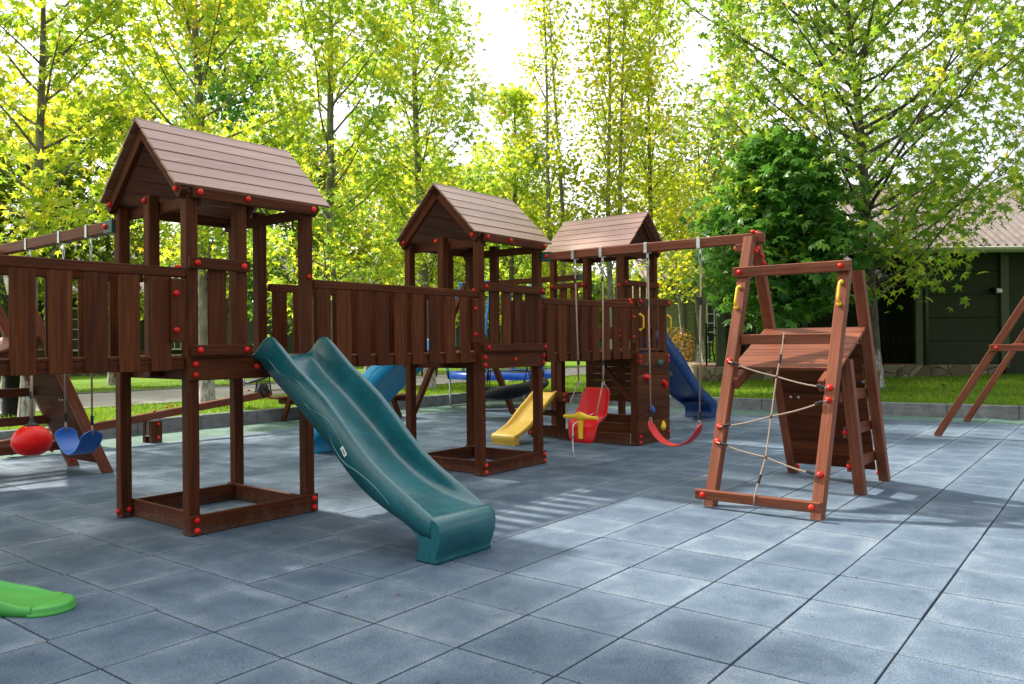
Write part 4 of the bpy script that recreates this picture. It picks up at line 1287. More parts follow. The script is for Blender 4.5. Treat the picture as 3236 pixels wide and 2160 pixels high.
for sgn in (-1, 1):
    x = sgn * 1.70; z = .355 + x * .2174
    m = MB()
    # tyre-like bumper with a hole
    ri, ro, wd = .035, .095, .05
    prof = []
    for k in range(24):
        a = 2 * PI * k / 24; prof.append((math.cos(a), math.sin(a)))
    rows = []
    for (r, y) in ((ri, -wd), (ro * .9, -wd), (ro, -wd * .7), (ro, wd * .7), (ro * .9, wd), (ri, wd), (ri, -wd)):
        rows.append([V((x + .02 * sgn + r * c__ * 1.0, y, z - .13 + r * 1.15 * s__)) for c__, s__ in prof])
    m.grid(rows, True, True); m.build('bumper', M['black'], ss_)
    MB().obb((x - .12 * sgn, 0, z + .072 - .026 * sgn), (1, 0, .2174), (0, 1, 0), (-.2174, 0, 1), (.17, .10, .014), .006).build('seat', M['black'], ss_)
    m = MB(); xx = x - .38 * sgn; zz = .355 + xx * .2174 + .05
    m.tube([(xx, -.12, zz), (xx, -.12, zz + .10), (xx + .02, -.10, zz + .17), (xx + .03, 0, zz + .20), (xx + .02, .10, zz + .17), (xx, .12, zz + .10), (xx, .12, zz)], .013, 8); m.build('handle', M['galv'], ss_)
    for q in (-.2, -.1): bolt(ss_, (x + q * sgn * 2.2, 0, .355 + (x + q * sgn * 2.2) * .2174 - .05), (0, 0, -1), .9)

# ------------------------------------------------------------------ picnic table inside the kerb
pt = thing('picnic_table', 'low brown picnic table behind the teal slide', 'picnic table', (-2.93, 13.75, 0), math.atan2(KD.y, KD.x))
m = MB()
for k in range(5): m.box(-.98, .98, -.34 + k * .137, -.21 + k * .137, .70, .735)
m.build('table_top', M['wood_lit'], pt)
for y in (-.62, .62):
    m = MB(); m.box(-.98, .98, y - .13, y - .005, .385, .42); m.box(-.98, .98, y + .005, y + .13, .385, .42); m.build('bench_seat', M['wood_lit'], pt)
for x in (-.80, .80):
    for sgn in (-1, 1): bar_part('leg', (x, .22 * sgn, .70), (x, .58 * sgn, 0), (1, 0, 0), .045, .10, M['wood'], pt)
    box_part('cross_bar', (x + .026, x + .07, -.74, .74, .29, .385), M['wood'], pt)

# ------------------------------------------------------------------ park bench, bins, lamps
def scroll(c, r, turns, sx=1, n=26, plane='xz'):
    pts = []
    for i in range(n):
        f = i / (n - 1); a = turns * 2 * PI * f; rr = r * (1 - .8 * f)
        pts.append(V((c[0], c[1] + sx * rr * math.cos(a), c[2] + rr * math.sin(a))))
    return pts
pk = thing('park_bench', 'park bench with ornate black iron scroll frames beside the paved path', 'bench', tuple(KP(4.15, 3.35, .21)), math.atan2(KD.y, KD.x))
for x in (-.66, .66):
    m = MB()
    m.tube([(x, -.30, 0), (x, -.24, .12), (x, -.20, .42), (x, .22, .42), (x, .27, .2), (x, .33, 0)], .016, 6)
    m.tube([(x, .20, .42), (x, .26, .60), (x, .34, .85)], .016, 6)
    m.tube([(x, -.20, .42), (x, -.24, .56), (x, -.16, .64), (x, .10, .63), (x, .27, .62)], .014, 6)
    m.tube(scroll((x, -.09, .30), .085, 1.6, 1), .009, 6); m.tube(scroll((x, .11, .30), .085, 1.6, -1), .009, 6)
    m.tube(scroll((x, -.12, .14), .07, 1.5, 1), .009, 6); m.tube(scroll((x, .14, .14), .07, 1.5, -1), .009, 6)
    m.tube([(x, -.22, .2), (x, 0, .26), (x, .25, .2)], .010, 6)
    m.build('iron_frame', M['iron'], pk)
m = MB()
for k in range(6): m.box(-.80, .80, -.20 + k * .075, -.14 + k * .075, .435, .46)
m.build('seat', M['wood_lit'], pk)
m = MB()
for k in range(4): m.obb((0, .255 + k * .028, .53 + k * .085), (1, 0, 0), (0, .32, .95), (0, -.95, .32), (.80, .034, .012))
m.build('backrest', M['wood_lit'], pk)
m = MB(); m.tube([(-.66, .0, .10), (.66, .0, .10)], .010, 6); m.build('stretcher', M['iron'], pk)

def bin_(loc, label):
    t = thing('litter_bin', label, 'bin', loc, random.uniform(0, 1), 'litter bins beside the path')
    m = MB(); n = 16
    for k in range(n):
        a = 2 * PI * k / n; d_ = V((math.cos(a), math.sin(a), 0))
        m.bar(d_ * .24 + V((0, 0, .02)), d_ * .33 + V((0, 0, .74)), (-d_.y, d_.x, 0), .085, .022)
    m.build('slats', M['wood'], t)
    m = MB()
    for (r, z) in ((.265, .18), (.325, .66)): m.tube([(r * math.cos(a), r * math.sin(a), z) for a in [2 * PI * k / 24 for k in range(24)]], .012, 6, closed=True)
    m.lathe([(.001, .04), (.22, .04), (.29, .70)], n=20, cap=False)
    m.build('liner', M['iron'], t)
bin_(tuple(KP(11.0, 7.0, .21)), 'dark slatted litter bin beside the path, left of its twin')
bin_(tuple(KP(12.1, 6.7, .21)), 'dark slatted litter bin beside the path, right of its twin')

def lamp(loc, h, label):
    t = thing('street_lamp', label, 'street lamp', loc, 0, 'black lantern posts')
    m = MB(); m.lathe([(.17, 0), (.17, .05), (.15, .07), (.15, .24), (.135, .27), (.15, .30), (.115, .36), (.105, .62), (.125, .64), (.125, .68), (.075, .74), (.06, 1.0), (.05, h - .55), (.075, h - .53), (.05, h - .50)], n=16)
    m.build('post', M['iron'], t)
    m = MB()
    for k in range(6):
        a = 2 * PI * k / 6; m.tube([(.09 * math.cos(a), .09 * math.sin(a), h - .46), (.15 * math.cos(a), .15 * math.sin(a), h - .14)], .008, 5)
    m.lathe([(.10, h - .48), (.05, h - .50)], n=12); m.lathe([(.19, h - .14), (.14, h - .06), (.05, h), (.012, h + .07)], n=12)
    m.build('lantern_frame', M['iron'], t)
    m = MB(); m.lathe([(.082, h - .46), (.142, h - .14)], n=12); m.build('lantern_glass', M['white'], t)
lamp((-7.70, 12.30, .21), 2.35, 'black lantern post behind the left climbing frame')
lamp((8.05, 27.5, .42), 2.75, 'black lantern post far behind the A-frame, beside the porch railing')

# ------------------------------------------------------------------ cottages
def corr_roof(m, p0, ux, L, uy, Wd, pitch=.20, amp=.065):
    """corrugated sheet: waves run along uy (downslope), stacked along ux"""
    ux = V(ux).normalized(); uy = V(uy).normalized(); nn = ux.cross(uy).normalized()
    if nn.z < 0: nn = -nn
    n = int(L / pitch * 6); rows = [[], []]
    for i in range(n + 1):
        s = L * i / n; o_ = nn * (amp * math.sin(2 * PI * s / pitch))
        q = V(p0) + ux * s + o_
        rows[0].append(q); rows[1].append(q + uy * Wd)
    m.grid(rows, True)
def window(parent, c, ux, nrm, w_, h_, nx, ny, fr='cream', mun='white'):
    ux = V(ux).normalized(); nrm = V(nrm).normalized(); c = V(c); z = V((0, 0, 1))
    f = MB(); e = .07
    for s_e in (-1, 1):
        f.obb(c + ux * (s_e * (w_ / 2 + e / 2)) + nrm * .03, ux, z, nrm, (e / 2, h_ / 2 + e, .03), .006)
        f.obb(c + z * (s_e * (h_ / 2 + e / 2)) + nrm * .03, ux, z, nrm, (w_ / 2, e / 2, .029), .006)
    fo = f.build('window', M[fr], parent)
    g_ = MB(); g_.obb(c + nrm * .012, ux, z, nrm, (w_ / 2, h_ / 2, .006), .001); g_.build('pane', M['glass'], fo)
    b = MB()
    for k in range(1, nx): b.obb(c + ux * (-w_ / 2 + w_ * k / nx) + nrm * .024, ux, z, nrm, (.012, h_ / 2, .006), .001)
    for k in range(1, ny): b.obb(c + z * (-h_ / 2 + h_ * k / ny) + nrm * .026, ux, z, nrm, (w_ / 2, .011, .006), .001)
    b.build('glazing_bars', M[mun], fo)
    return fo
def boarded(m, p0, ux, nrm, L, z0, z1, pitch, gap=.012, th=.03):
    ux = V(ux).normalized(); nrm = V(nrm).normalized(); n = max(1, round((z1 - z0) / pitch)); ph = (z1 - z0) / n
    m.obb(V(p0) + ux * (L / 2) + V((0, 0, (z0 + z1) / 2)) - nrm * .02, ux, (0, 0, 1), nrm, (L / 2 - .004, (z1 - z0) / 2 - .004, .03), .002)
    for k in range(n):
        c = V(p0) + ux * (L / 2) + V((0, 0, z0 + ph * (k + .5))) + nrm * (random.uniform(-.002, .002))
        m.obb(c, ux, (0, 0, 1), nrm, (L / 2, ph / 2 - gap / 2, th), .01)

# right cottage
rc = thing('cottage', 'dark green boarded cottage with corrugated roof behind the large plane tree at right', 'cottage', (9.6, 19.3, .38), 0, 'cottages around the playground')
YW = 0.0
m = MB(); boarded(m, (.28, 0.0, 0), (1, 0, 0), (0, -1, 0), 1.96, .30, 3.1, .56); boarded(m, (2.28, -.03, 0), (1, 0, 0), (0, -1, 0), 3.2, -.05, 3.1, 3.2, 0)
boarded(m, (-3.1, 1.5, 0), (1, 0, 0), (0, -1, 0), 3.36, .30, 3.1, .56)
boarded(m, (.30, 1.5, 0), (0, -1, 0), (-1, 0, 0), 1.48, .30, 3.1, .56)
boarded(m, (5.45, 5.4, 0), (0, -1, 0), (1, 0, 0), 5.3, 0, 3.1, .56)
boarded(m, (-3.1, 5.4, 0), (1, 0, 0), (0, 1, 0), 8.5, 0, 3.1, .56)
m.build('wall', M['siding'], rc)
for (x, y, wd) in ((.22, -.01, .09), (2.27, -.035, .10), (-.95, .02, .10), (-3.15, 1.45, .09), (-2.0, 1.46, .06)):
    box_part('corner_post', (x - wd, x + wd, y - .07, y + .05, .2, 3.1), M['trim'], rc, .01)
m = MB(); m.box(-5.0, .32, -.10, 5.0, -.30, .30, .03); m.box(.3, 2.2, -.06, 1.0, -.30, .295, .03); m.build('plinth', M['stone'], rc)
m = MB(); m.box(-4.98, .30, -.08, 1.55, .301, .315, .004); m.build('porch_floor', M['tilefloor'], rc)
m = MB(); corr_roof(m, (-1.15, -.75, 3.05), (1, 0, 0), 7.3, (0, .84, .545), 3.72); corr_roof(m, (-1.15, 5.5, 3.05), (1, 0, 0), 7.3, (0, -.84, .545), 3.72)
ro_ = m.build('roof', M['corr'], rc)
m = MB()
m.tube([(-1.15, -.80, 3.0), (6.15, -.80, 3.0)], .06, 10); gu = m.build('gutter', M['gutter'], rc)
m = MB(); m.box(-1.12, 6.1, -.745, -.715, 2.92, 3.06, .005); m.build('fascia', M['gutter'], rc)
m = MB(); corr_roof(m, (-4.9, -.6, 2.35), (1, 0, 0), 4.2, (0, .93, .36), 2.3); po2 = m.build('porch_roof', M['corr_dark'], rc)
m = MB(); m.prism([(-1.05, -.5, 3.06), (-1.05, 5.3, 3.06), (-1.05, 2.37, 4.92)], (.05, 0, 0)); m.build('gable', M['siding'], rc)
m = MB(); m.bar((-1.2, -.72, 3.03), (-1.2, 2.37, 5.04), (1, 0, 0), .06, .16, .01); m.build('verge_board', M['gutter'], rc)
m = MB(); m.tube([(.38, -.09, 3.0), (.38, -.09, .3)], .045, 10); m.build('downpipe', M['trim'], rc)
for x in (-4.55, -3.05): box_part('porch_post', (x - .10, x + .10, -.07, .13, .316, 2.5), M['trim'], rc, .01)
# spot lamp on the wall
m = MB(); m.lathe([(.035, 0), (.06, .04), (.06, .16)], n=14); lo = m.build('spot_lamp', M['white'], rc); lo.rotation_euler = (0, -1.45, 0); lo.location = (2.17, -.14, 2.05)
m = MB(); m.lathe([(.065, 0), (.07, .03), (.05, .10), (.03, .12)], n=14); l2 = m.build('lamp_head', M['iron'], lo); l2.location = (0, 0, .161)

def railing(t_name, label, p, q, z, h=.92, cross=True):
    p = V((p[0], p[1], z)); q = V((q[0], q[1], z)); d_ = q - p; L = d_.length; d_.normalize()
    t = thing(t_name, label, 'railing', tuple(p), math.atan2(d_.y, d_.x), 'black iron porch railings')
    for x in (.02, L - .02):
        m = MB(); m.tube([(x, 0, 0), (x, 0, h + .06)], .022, 8); m.ball((x, 0, h + .085), .032, 8, 6); m.build('end_post', M['iron'], t)
    for zz in (.09, h - .18, h): m = MB(); m.tube([(0, 0, zz), (L, 0, zz)], .014, 6); m.build('rail', M['iron'], t)
    m = MB(); n = int(L / .105); rr = random.Random(int(L * 100))
    for k in range(n):
        x = .08 + k * (L - .14) / max(1, n - 1)
        m.tube([(x + rr.uniform(-.04, .04), 0, .09), (x + rr.uniform(-.03, .03), .008, .40), (x + rr.uniform(-.05, .05), 0, h - .18)], .016, 6)
    for k in range(max(2, n // 2)):
        x = .06 + k * (L - .12) / max(1, n // 2 - 1); m.tube([(x, 0, h - .18), (x, 0, h)], .012, 6)
    m.build('bars', M['iron'], t)
    return t
zc_ = .38 + .316
railing('porch_railing', 'black iron porch railing with twig-like bars, left of the dark green post', (4.68, 19.30), (5.36, 19.30), zc_)
railing('porch_railing', 'black iron porch railing with crossing bars, seen under the A-frame bar', (5.56, 19.33), (6.50, 19.33), zc_)
railing('porch_railing', 'black iron porch railing beside the downpipe of the right cottage', (8.95, 19.35), (9.70, 19.35), zc_)

# cottage across the path, far left
def side_cottage(label, al0, L, dist, zr, wins, lightwall=False, depth=6.0):
    o_ = KP(al0, dist, .21)
    t = thing('cottage', label, 'cottage', tuple(o_), math.atan2(KD.y, KD.x), 'cottages around the playground')
    wall = 'siding_light' if lightwall else 'siding'
    m = MB(); boarded(m, (0, 0, 0), (1, 0, 0), (0, -1, 0), L, .45, 3.1, .2); boarded(m, (0, depth, 0), (0, -1, 0), (-1, 0, 0), depth, .45, 3.1, .2); boarded(m, (L, depth, 0), (0, -1, 0), (1, 0, 0), depth, .45, 3.1, .2)
    m.build('wall', M[wall], t)
    m = MB(); m.box(-.1, L + .1, -.08, depth, -.1, .45, .03); m.build('plinth', M['stone'], t)
    m = MB(); s_ = (depth / 2 + .6); rise = zr - 3.05; ln = math.hypot(s_, rise)
    corr_roof(m, (-.6, -.6, 3.05), (1, 0, 0), L + 1.2, (0, s_, rise), ln, .22, .036); corr_roof(m, (-.6, depth + .6, 3.05), (1, 0, 0), L + 1.2, (0, -s_, rise), ln, .22, .036)
    m.build('roof', M['tileroof'], t)
    m = MB(); m.box(-.6, L + .6, -.64, -.58, 2.9, 3.06, .008); m.build('fascia', M['cream'], t)
    for x in (0, L): m = MB(); m.prism([(x - .02, 0, 3.1), (x - .02, depth, 3.1), (x - .02, depth / 2, zr - .15)], (.04, 0, 0)); m.build('gable', M[wall], t)
    for (x, z, w_, h_) in wins: window(t, (x, -.035, z), (1, 0, 0), (0, -1, 0), w_, h_, 4 if w_ > .9 else 3, 4)
    for x in (-.02, L + .02): box_part('corner_post', (x - .09, x + .09, -.10, .04, .3, 3.08), M['cream'], t, .01)
    return t
side_cottage('shaded cottage with a stone plinth and paned windows, behind the left bridge', -6, 19, 19.8, 5.4, [(4.5, 1.75, 1.5, 1.5), (7.8, 1.75, 1.5, 1.5), (12.25, 1.75, 1.12, 1.5), (13.52, 1.75, 1.12, 1.5), (16.6, 1.75, 1.1, 1.5)])
side_cottage('cottage with a pinkish grey sheet roof, seen between the two nearest towers', 17.0, 12, 18.8, 5.6, [(2.2, 1.75, 1.0, 1.6), (5.5, 1.75, 1.4, 1.5), (9, 1.75, 1.4, 1.5)])
# cottage at the end, right of the farthest tower
ec = thing('cottage', 'pale green cottage with a cream framed window, right of the farthest tower', 'cottage', (5.2, 29.5, .42), math.radians(4), 'cottages around the playground')
m = MB(); boarded(m, (0, 0, 0), (1, 0, 0), (0, -1, 0), 7.2, .0, 3.2, .19); boarded(m, (0, 5, 0), (0, -1, 0), (-1, 0, 0), 5, 0, 3.2, .19); m.build('wall', M['siding_light'], ec)
window(ec, (2.55, -.035, 1.55), (1, 0, 0), (0, -1, 0), .98, 1.35, 4, 4); window(ec, (5.4, -.035, 1.55), (1, 0, 0), (0, -1, 0), .98, 1.35, 4, 4)
m = MB(); corr_roof(m, (-.5, -.6, 3.15), (1, 0, 0), 8.2, (0, .86, .51), 3.7, .22, .036); m.build('roof', M['tileroof'], ec)
m = MB(); m.tube([(1.2, -.08, 3.1), (1.2, -.08, 0)], .05, 8); m.build('downpipe', M['trim'], ec)
m = MB(); m.box(-.1, 7.3, -.07, 4.9, -.3, .02, .02); m.build('plinth', M['stone'], ec)

# ------------------------------------------------------------------ foliage
def leaf_template(kind):
    if kind == 'plane':
        c = (0, .36, .0); pts = [c]; fs = []
        tips = [(-28, .62), (28, .88), (90, .98), (152, .88), (208, .62)]
        nots = [(-78, .36), (0, .42), (60, .40), (120, .40), (180, .42), (258, .36)]
        def pp(a, r, z): a = math.radians(a); return (r * math.cos(a), .36 + r * math.sin(a) * .95, z)
        for a, r in tips: pts.append(pp(a, r * .62, -.14 * r))
        for a, r in nots: pts.append(pp(a, r * .52, .03))
        for i in range(5): fs.append((0, 6 + i, 1 + i, 7 + i))
        return np.array(pts), np.array(fs)
    if kind == 'chest':
        pts = [(0, 0, 0)]; fs = []
        for k in range(6):
            a = math.radians(-15 + 42 * k); ca, sa = math.cos(a), math.sin(a); L = .55 if k in (0, 5) else .72
            o = len(pts)
            pts += [(ca * L * .62 - sa * .15, sa * L * .62 + ca * .15, -.10), (ca * L, sa * L, -.30), (ca * L * .62 + sa * .15, sa * L * .62 - ca * .15, -.10)]
            fs.append((0, o, o + 1, o + 2))
        return np.array(pts), np.array(fs)
    # simple oval leaf
    pts = [(0, 0, 0), (.30, .42, .06), (0, 1, -.05), (-.30, .42, .06)]
    return np.array(pts, float), np.array([(0, 1, 2, 3)])
TPL = {k: leaf_template(k) for k in ('plane', 'chest', 'oval')}

def leaves_obj(name, Pn, size, kind, mat, parent, rng, flat=.55, droop=.2):
    n = len(Pn); T, F = TPL[kind]; k = len(T)
    nrm = rng.normal(size=(n, 3)); nrm[:, 2] = np.abs(nrm[:, 2]) * .7 + flat
    nrm /= np.linalg.norm(nrm, axis=1, keepdims=True)
    r = rng.normal(size=(n, 3)); r[:, 2] -= droop
    t = r - nrm * np.sum(r * nrm, axis=1, keepdims=True); t /= np.linalg.norm(t, axis=1, keepdims=True) + 1e-9
    b = np.cross(t, nrm)
    s = (size * rng.uniform(.62, 1.25, n))[:, None, None]
    co = Pn[:, None, :] + s * (T[None, :, 0:1] * b[:, None, :] + T[None, :, 1:2] * t[:, None, :] + T[None, :, 2:3] * nrm[:, None, :])
    co = co.reshape(-1, 3).astype(np.float32)
    idx = (F[None, :, :] + (np.arange(n) * k)[:, None, None]).reshape(-1).astype(np.int32)
    nf = n * len(F)
    me = bpy.data.meshes.new(name)
    me.vertices.add(len(co)); me.vertices.foreach_set('co', co.ravel())
    me.loops.add(len(idx)); me.loops.foreach_set('vertex_index', idx)
    me.polygons.add(nf); me.polygons.foreach_set('loop_start', np.arange(nf, dtype=np.int32) * 4)
    me.update(calc_edges=True); me.validate()
    me.materials.append(M[mat])
    o = bpy.data.objects.new(name, me); C.objects.link(o)
    if parent: o.parent = parent
    return o

def tree(name, label, base, H, r0, zc, R, nb, nleaf, size, kind, lmat, bmat, seed, lean=(0, 0), prof='plane', group=None, flat=.45, sig=.16, forks=1, clear=None, rise=.8):
    rng = np.random.default_rng(seed); rr = random.Random(seed)
    t = thing(name, label, 'tree', base, 0, group)
    tm = MB(); twigs = []
    for fk in range(forks):
        n = 14; tp = []; wob = [rr.uniform(-.5, .5) for _ in range(4)]
        fx = (fk - (forks - 1) / 2) * .35 * (1 if forks > 1 else 0)
        for i in range(n + 1):
            f = i / n
            x = lean[0] * f + .10 * math.sin(f * 5 + wob[0] * 9) * f + wob[1] * .12 * f + fx * min(1, f * 2.5)
            y = lean[1] * f + .10 * math.sin(f * 4 + wob[2] * 9) * f + fx * .4 * f
            tp.append(V((x, y, H * f * (1 - .05 * fk))))
        rad = [max(.012, (r0 if forks == 1 else r0 * .75) * (1 - .88 * (i / n)) * (1.22 if i == 0 else 1)) for i in range(n + 1)]
        tm.tube(tp, rad, 9)
        def at(f):
            x = f * n; i = min(n - 1, int(x)); return tp[i].lerp(tp[i + 1], x - i), rad[i] + (rad[i + 1] - rad[i]) * (x - i)
        nbk = nb // forks; az = rr.uniform(0, 6.28)
        for k in range(nbk):
            f = (zc + (H - zc) * ((k + .5) / nbk) ** .95) / H
            f = min(.985, f + rr.uniform(-.012, .012)); tc = (f * H - zc) / (H - zc)
            p0, rb = at(f); az += 2.4 + rr.uniform(-.4, .4)
            if prof == 'plane': L = R * (.66 + .34 * min(1, tc / .25)) * max(.16, (1 - tc) ** .48)
            elif prof == 'col': L = R * (.75 + .25 * min(1, tc / .2)) * max(.3, (1 - tc) ** .35)
            elif prof == 'round': L = R * max(.3, math.sqrt(max(0, 1 - (1.75 * (tc - .42)) ** 2 * .9)))
            else: L = R * max(.12, (1 - tc))
            L *= rr.uniform(.72, 1.12)
            el = rr.uniform(.35, .75) * rise * (1.0 if prof != 'col' else 1.7) + .35 * tc
            d = V((math.cos(az) * math.cos(el), math.sin(az) * math.cos(el), math.sin(el)))
            pts = [p0]; m_ = 6; q = p0.copy(); dd = d.copy()
            for i in range(m_):
                dd = (dd + V((rr.uniform(-.16, .16), rr.uniform(-.16, .16), rr.uniform(-.03, .15)))).normalized()
                q = q + dd * (L / m_ / max(.55, math.cos(el))); pts.append(q.copy())
            rbs = [max(.004, min(rb * .6, .011 + L * .008) * (1 - .86 * i / m_)) for i in range(m_ + 1)]
            tm.tube(pts, rbs, 6)
            ns = max(3, int(L * 4.2))
            for j in range(ns):
                fj = .24 + .76 * ((j + rr.random()) / ns) ** .8; x = fj * m_; i = min(m_ - 1, int(x)); ps = pts[i].lerp(pts[i + 1], x - i)
                sl = L * rr.uniform(.16, .42) * (1.15 - .5 * fj) + .12
                bd = (pts[i + 1] - pts[i]).normalized(); rv = V((rr.gauss(0, 1), rr.gauss(0, 1), rr.gauss(.15, .6))).normalized()
                sdv = (bd * .55 + rv).normalized()
                sp = [ps]; 
                for u in range(3):
                    sdv = (sdv + V((rr.uniform(-.2, .2), rr.uniform(-.2, .2), rr.uniform(-.18, .12)))).normalized(); sp.append(sp[-1] + sdv * sl / 3)
                tm.tube(sp, [max(.0028, rbs[i] * .45), .004, .003, .002], 4, False)
                for u in range(5): 
                    x2 = .25 + .75 * u / 4; k2 = min(2, int(x2 * 3)); twigs.append(tuple(sp[k2].lerp(sp[k2 + 1], x2 * 3 - k2)))
            for u in range(3): twigs.append(tuple(pts[-1 - u]))
    tm.build('trunk', M[bmat], t, recalc=False)
    tw = np.array(twigs)
    Pn = tw[rng.integers(0, len(tw), nleaf)] + rng.normal(scale=sig, size=(nleaf, 3)) * np.array([1, 1, .8])
    if clear is not None:
        bx = np.array([base[0], base[1], 0]); W_ = Pn + bx; keep = ~((W_[:, 2] < clear[1]) & (W_[:, 1] < clear[0])); Pn = Pn[keep]
    leaves_obj('crown', Pn, size, kind, lmat, t, rng, flat)
    return t
GR1 = 'row of young plane trees behind the left kerb'; GR2 = 'row of trees beyond the paved path'; GR3 = 'trees behind the farthest tower'
lz = .20
# near row
tree('plane_tree', 'slender yellowing plane tree at the far left, its whitewashed trunk behind the ball swing', (-6.92, 11.36, lz), 7.9, .10, 1.75, 1.85, 36, 4300, .175, 'plane', 'leaf_yellow', 'bark', 11, (.25, .2), group=GR1)
tree('plane_tree', 'leafy yellow green plane tree rising behind the roof of the nearest tower', (-5.45, 14.25, lz), 11, .13, 1.8, 2.35, 54, 9600, .175, 'plane', 'leaf_yellow', 'bark', 12, (-.35, .2), group=GR1)
tree('plane_tree', 'tall light green plane tree between the two nearest tower roofs', (-3.78, 16.85, lz), 11.4, .13, 1.6, 2.4, 56, 9000, .175, 'plane', 'leaf_plane', 'bark', 13, (-.1, .1), group=GR1)
tree('plane_tree', 'light green plane tree standing directly behind the middle tower roof', (-2.0, 19.3, lz), 11.6, .14, 1.8, 2.5, 58, 9600, .178, 'plane', 'leaf_plane', 'bark', 14, (-.45, 0), group=GR1)
tree('plane_tree', 'shorter light green plane tree right of the middle tower roof', (-.05, 22.0, lz), 7.8, .11, 2.0, 1.9, 34, 5200, .178, 'plane', 'leaf_plane', 'bark', 15, (.2, 0), group=GR1)
tree('plane_tree', 'plane tree of the kerb row just outside the left edge', (-8.75, 8.75, lz), 11.2, .13, 2.4, 2.5, 50, 12500, .19, 'plane', 'leaf_yellow', 'bark', 16, (.1, .1), group=GR1)
tree('plane_tree', 'plane tree of the kerb row far outside the left edge', (-10.6, 6.2, lz), 11.6, .13, 2.4, 2.8, 50, 12500, .19, 'plane', 'leaf_yellow', 'bark', 17, (.1, .1), group=GR1)
# far row across the path
far = [(-14.6, 18.2, 5.6, 'leaf_far', 'dense tree beyond the path at the far left edge'), (-12.9, 20.4, 6.0, 'leaf_far', 'dense tree beyond the path, behind the slender yellowing plane tree'), (-11.15, 22.3, 7.4, 'leaf_far', 'dense tree beyond the path, left of the nearest roof gable'),
       (-8.9, 24.9, 11.2, 'leaf_dark', 'dark green dense tree beyond the path, behind the nearest roof'), (-7.3, 27.4, 7.0, 'leaf_far', 'dense tree beyond the path, behind the posts of the nearest tower'), (-5.4, 29.9, 7.2, 'leaf_far_bright', 'dense tree beyond the path, above the bridge of the teal slide'),
       (-3.4, 32.5, 7.6, 'leaf_far_bright', 'bright tree beyond the path, left of the middle roof'), (-1.3, 35.0, 7.4, 'leaf_far', 'dense tree beyond the path, behind the posts of the middle tower'), (.9, 37.6, 7.4, 'leaf_far_bright', 'bright tree beyond the path, low between the two far roofs')]
for i, (x, y, h, lm_, lab) in enumerate(far):
    tree('broadleaf_tree', lab, (x, y, lz), h, .13, 1.5, 2.4 if h < 9 else 1.9, 34, 8500, .21, 'oval', lm_, 'bark_dark', 30 + i, (rng.uniform(-.2, .2), 0), 'round', GR2, sig=.24)
# behind the farthest tower
tree('poplar_tree', 'tall narrow tree with two pale upright stems, above the gap between the far roofs', (1.28, 20.7, lz), 11, .11, 2.2, 1.0, 48, 3600, .135, 'oval', 'leaf_far_bright', 'bark_pale', 51, (-.3, 0), 'col', GR3, forks=2, sig=.2)
tree('poplar_tree', 'tall tree with paired pale stems directly above the farthest roof', (2.64, 20.5, lz), 11, .12, 2.4, 1.5, 56, 6600, .15, 'oval', 'leaf_far_bright', 'bark_pale', 52, (.1, 0), 'col', GR3, forks=2, sig=.25)
tree('broadleaf_tree', 'tall light tree with a thin grey trunk right of the farthest roof', (3.75, 21.7, .25), 10.5, .10, 2.4, 1.9, 48, 5600, .155, 'oval', 'leaf_far_bright', 'bark_dark', 53, (.1, 0), 'plane', GR3, sig=.25)
tree('broadleaf_tree', 'pointed airy tree top standing apart against the sky, left of the large plane tree', (8.6, 31.0, .4), 14.6, .14, 2.8, 2.5, 52, 5200, .2, 'oval', 'leaf_far_bright', 'bark_pale', 54, (.1, 0), 'cone', GR3, sig=.28)
tree('broadleaf_tree', 'low bushy tree with yellow leaves behind the red belt swing', (5.35, 24.5, .35), 5.6, .08, 1.9, 1.35, 26, 3200, .15, 'oval', 'leaf_far_bright', 'bark_pale', 55, (-.5, 0), 'round', GR3, sig=.2)
tree('broadleaf_tree', 'rounded tree filling the gap between the farthest tower and the swing beam', (6.9, 29.5, .4), 8.6, .12, 2.4, 2.4, 34, 5200, .19, 'oval', 'leaf_far', 'bark_dark', 56, (0, 0), 'round', GR3, sig=.28)
tree('broadleaf_tree', 'young tree with a whitewashed trunk beside the porch railing', (6.75, 28.0, .42), 5.2, .09, 2.2, 1.4, 18, 1700, .17, 'oval', 'leaf_far', 'bark', 57, (-.6, 0), 'round', GR3, sig=.22)
# right side
tree('plane_tree', 'large spreading plane tree with a whitewashed trunk behind the A-frame', (7.42, 16.3, .28), 9.9, .15, 1.55, 3.9, 72, 11800, .22, 'plane', 'leaf_green', 'bark_dark', 61, (-.6, 0), 'round', flat=.45, sig=.24, rise=.55)
tree('chestnut_tree', 'dark dense chestnut tree with large drooping leaves, left of the large plane tree', (5.55, 16.0, .24), 4.7, .10, 1.35, 1.6, 50, 5200, .225, 'chest', 'leaf_dark', 'bark_dark', 66, (-.2, 0), 'plane', flat=.9, sig=.3, rise=.5)
tree('plane_tree', 'plane tree mostly outside the right edge, only its leaf sprays showing', (11.9, 15.6, .3), 6.6, .11, 2.0, 2.3, 34, 3000, .225, 'plane', 'leaf_green', 'bark', 63, (0, 0), 'round', sig=.2)
# fruit balls on the plane trees
rng = np.random.default_rng(77)
def far_wood():
    n = 52000; ang = rng.uniform(-.62, .42, n); d = rng.uniform(50, 66, n)
    x = np.sin(ang) * d; y = np.cos(ang) * d
    top = 6.2 + 1.6 * np.sin(ang * 21 + 1) + 1.0 * np.sin(ang * 47) + rng.normal(scale=.5, size=n)
    z = .2 + top * rng.uniform(0, 1, n) ** .8
    return np.stack([x, y, z], 1)
fw_ = leaves_obj('far_wood', far_wood(), .62, 'oval', 'leaf_far', None, rng, .3)
tag(fw_, 'distant belt of trees behind the cottages', 'woodland', kind='stuff')
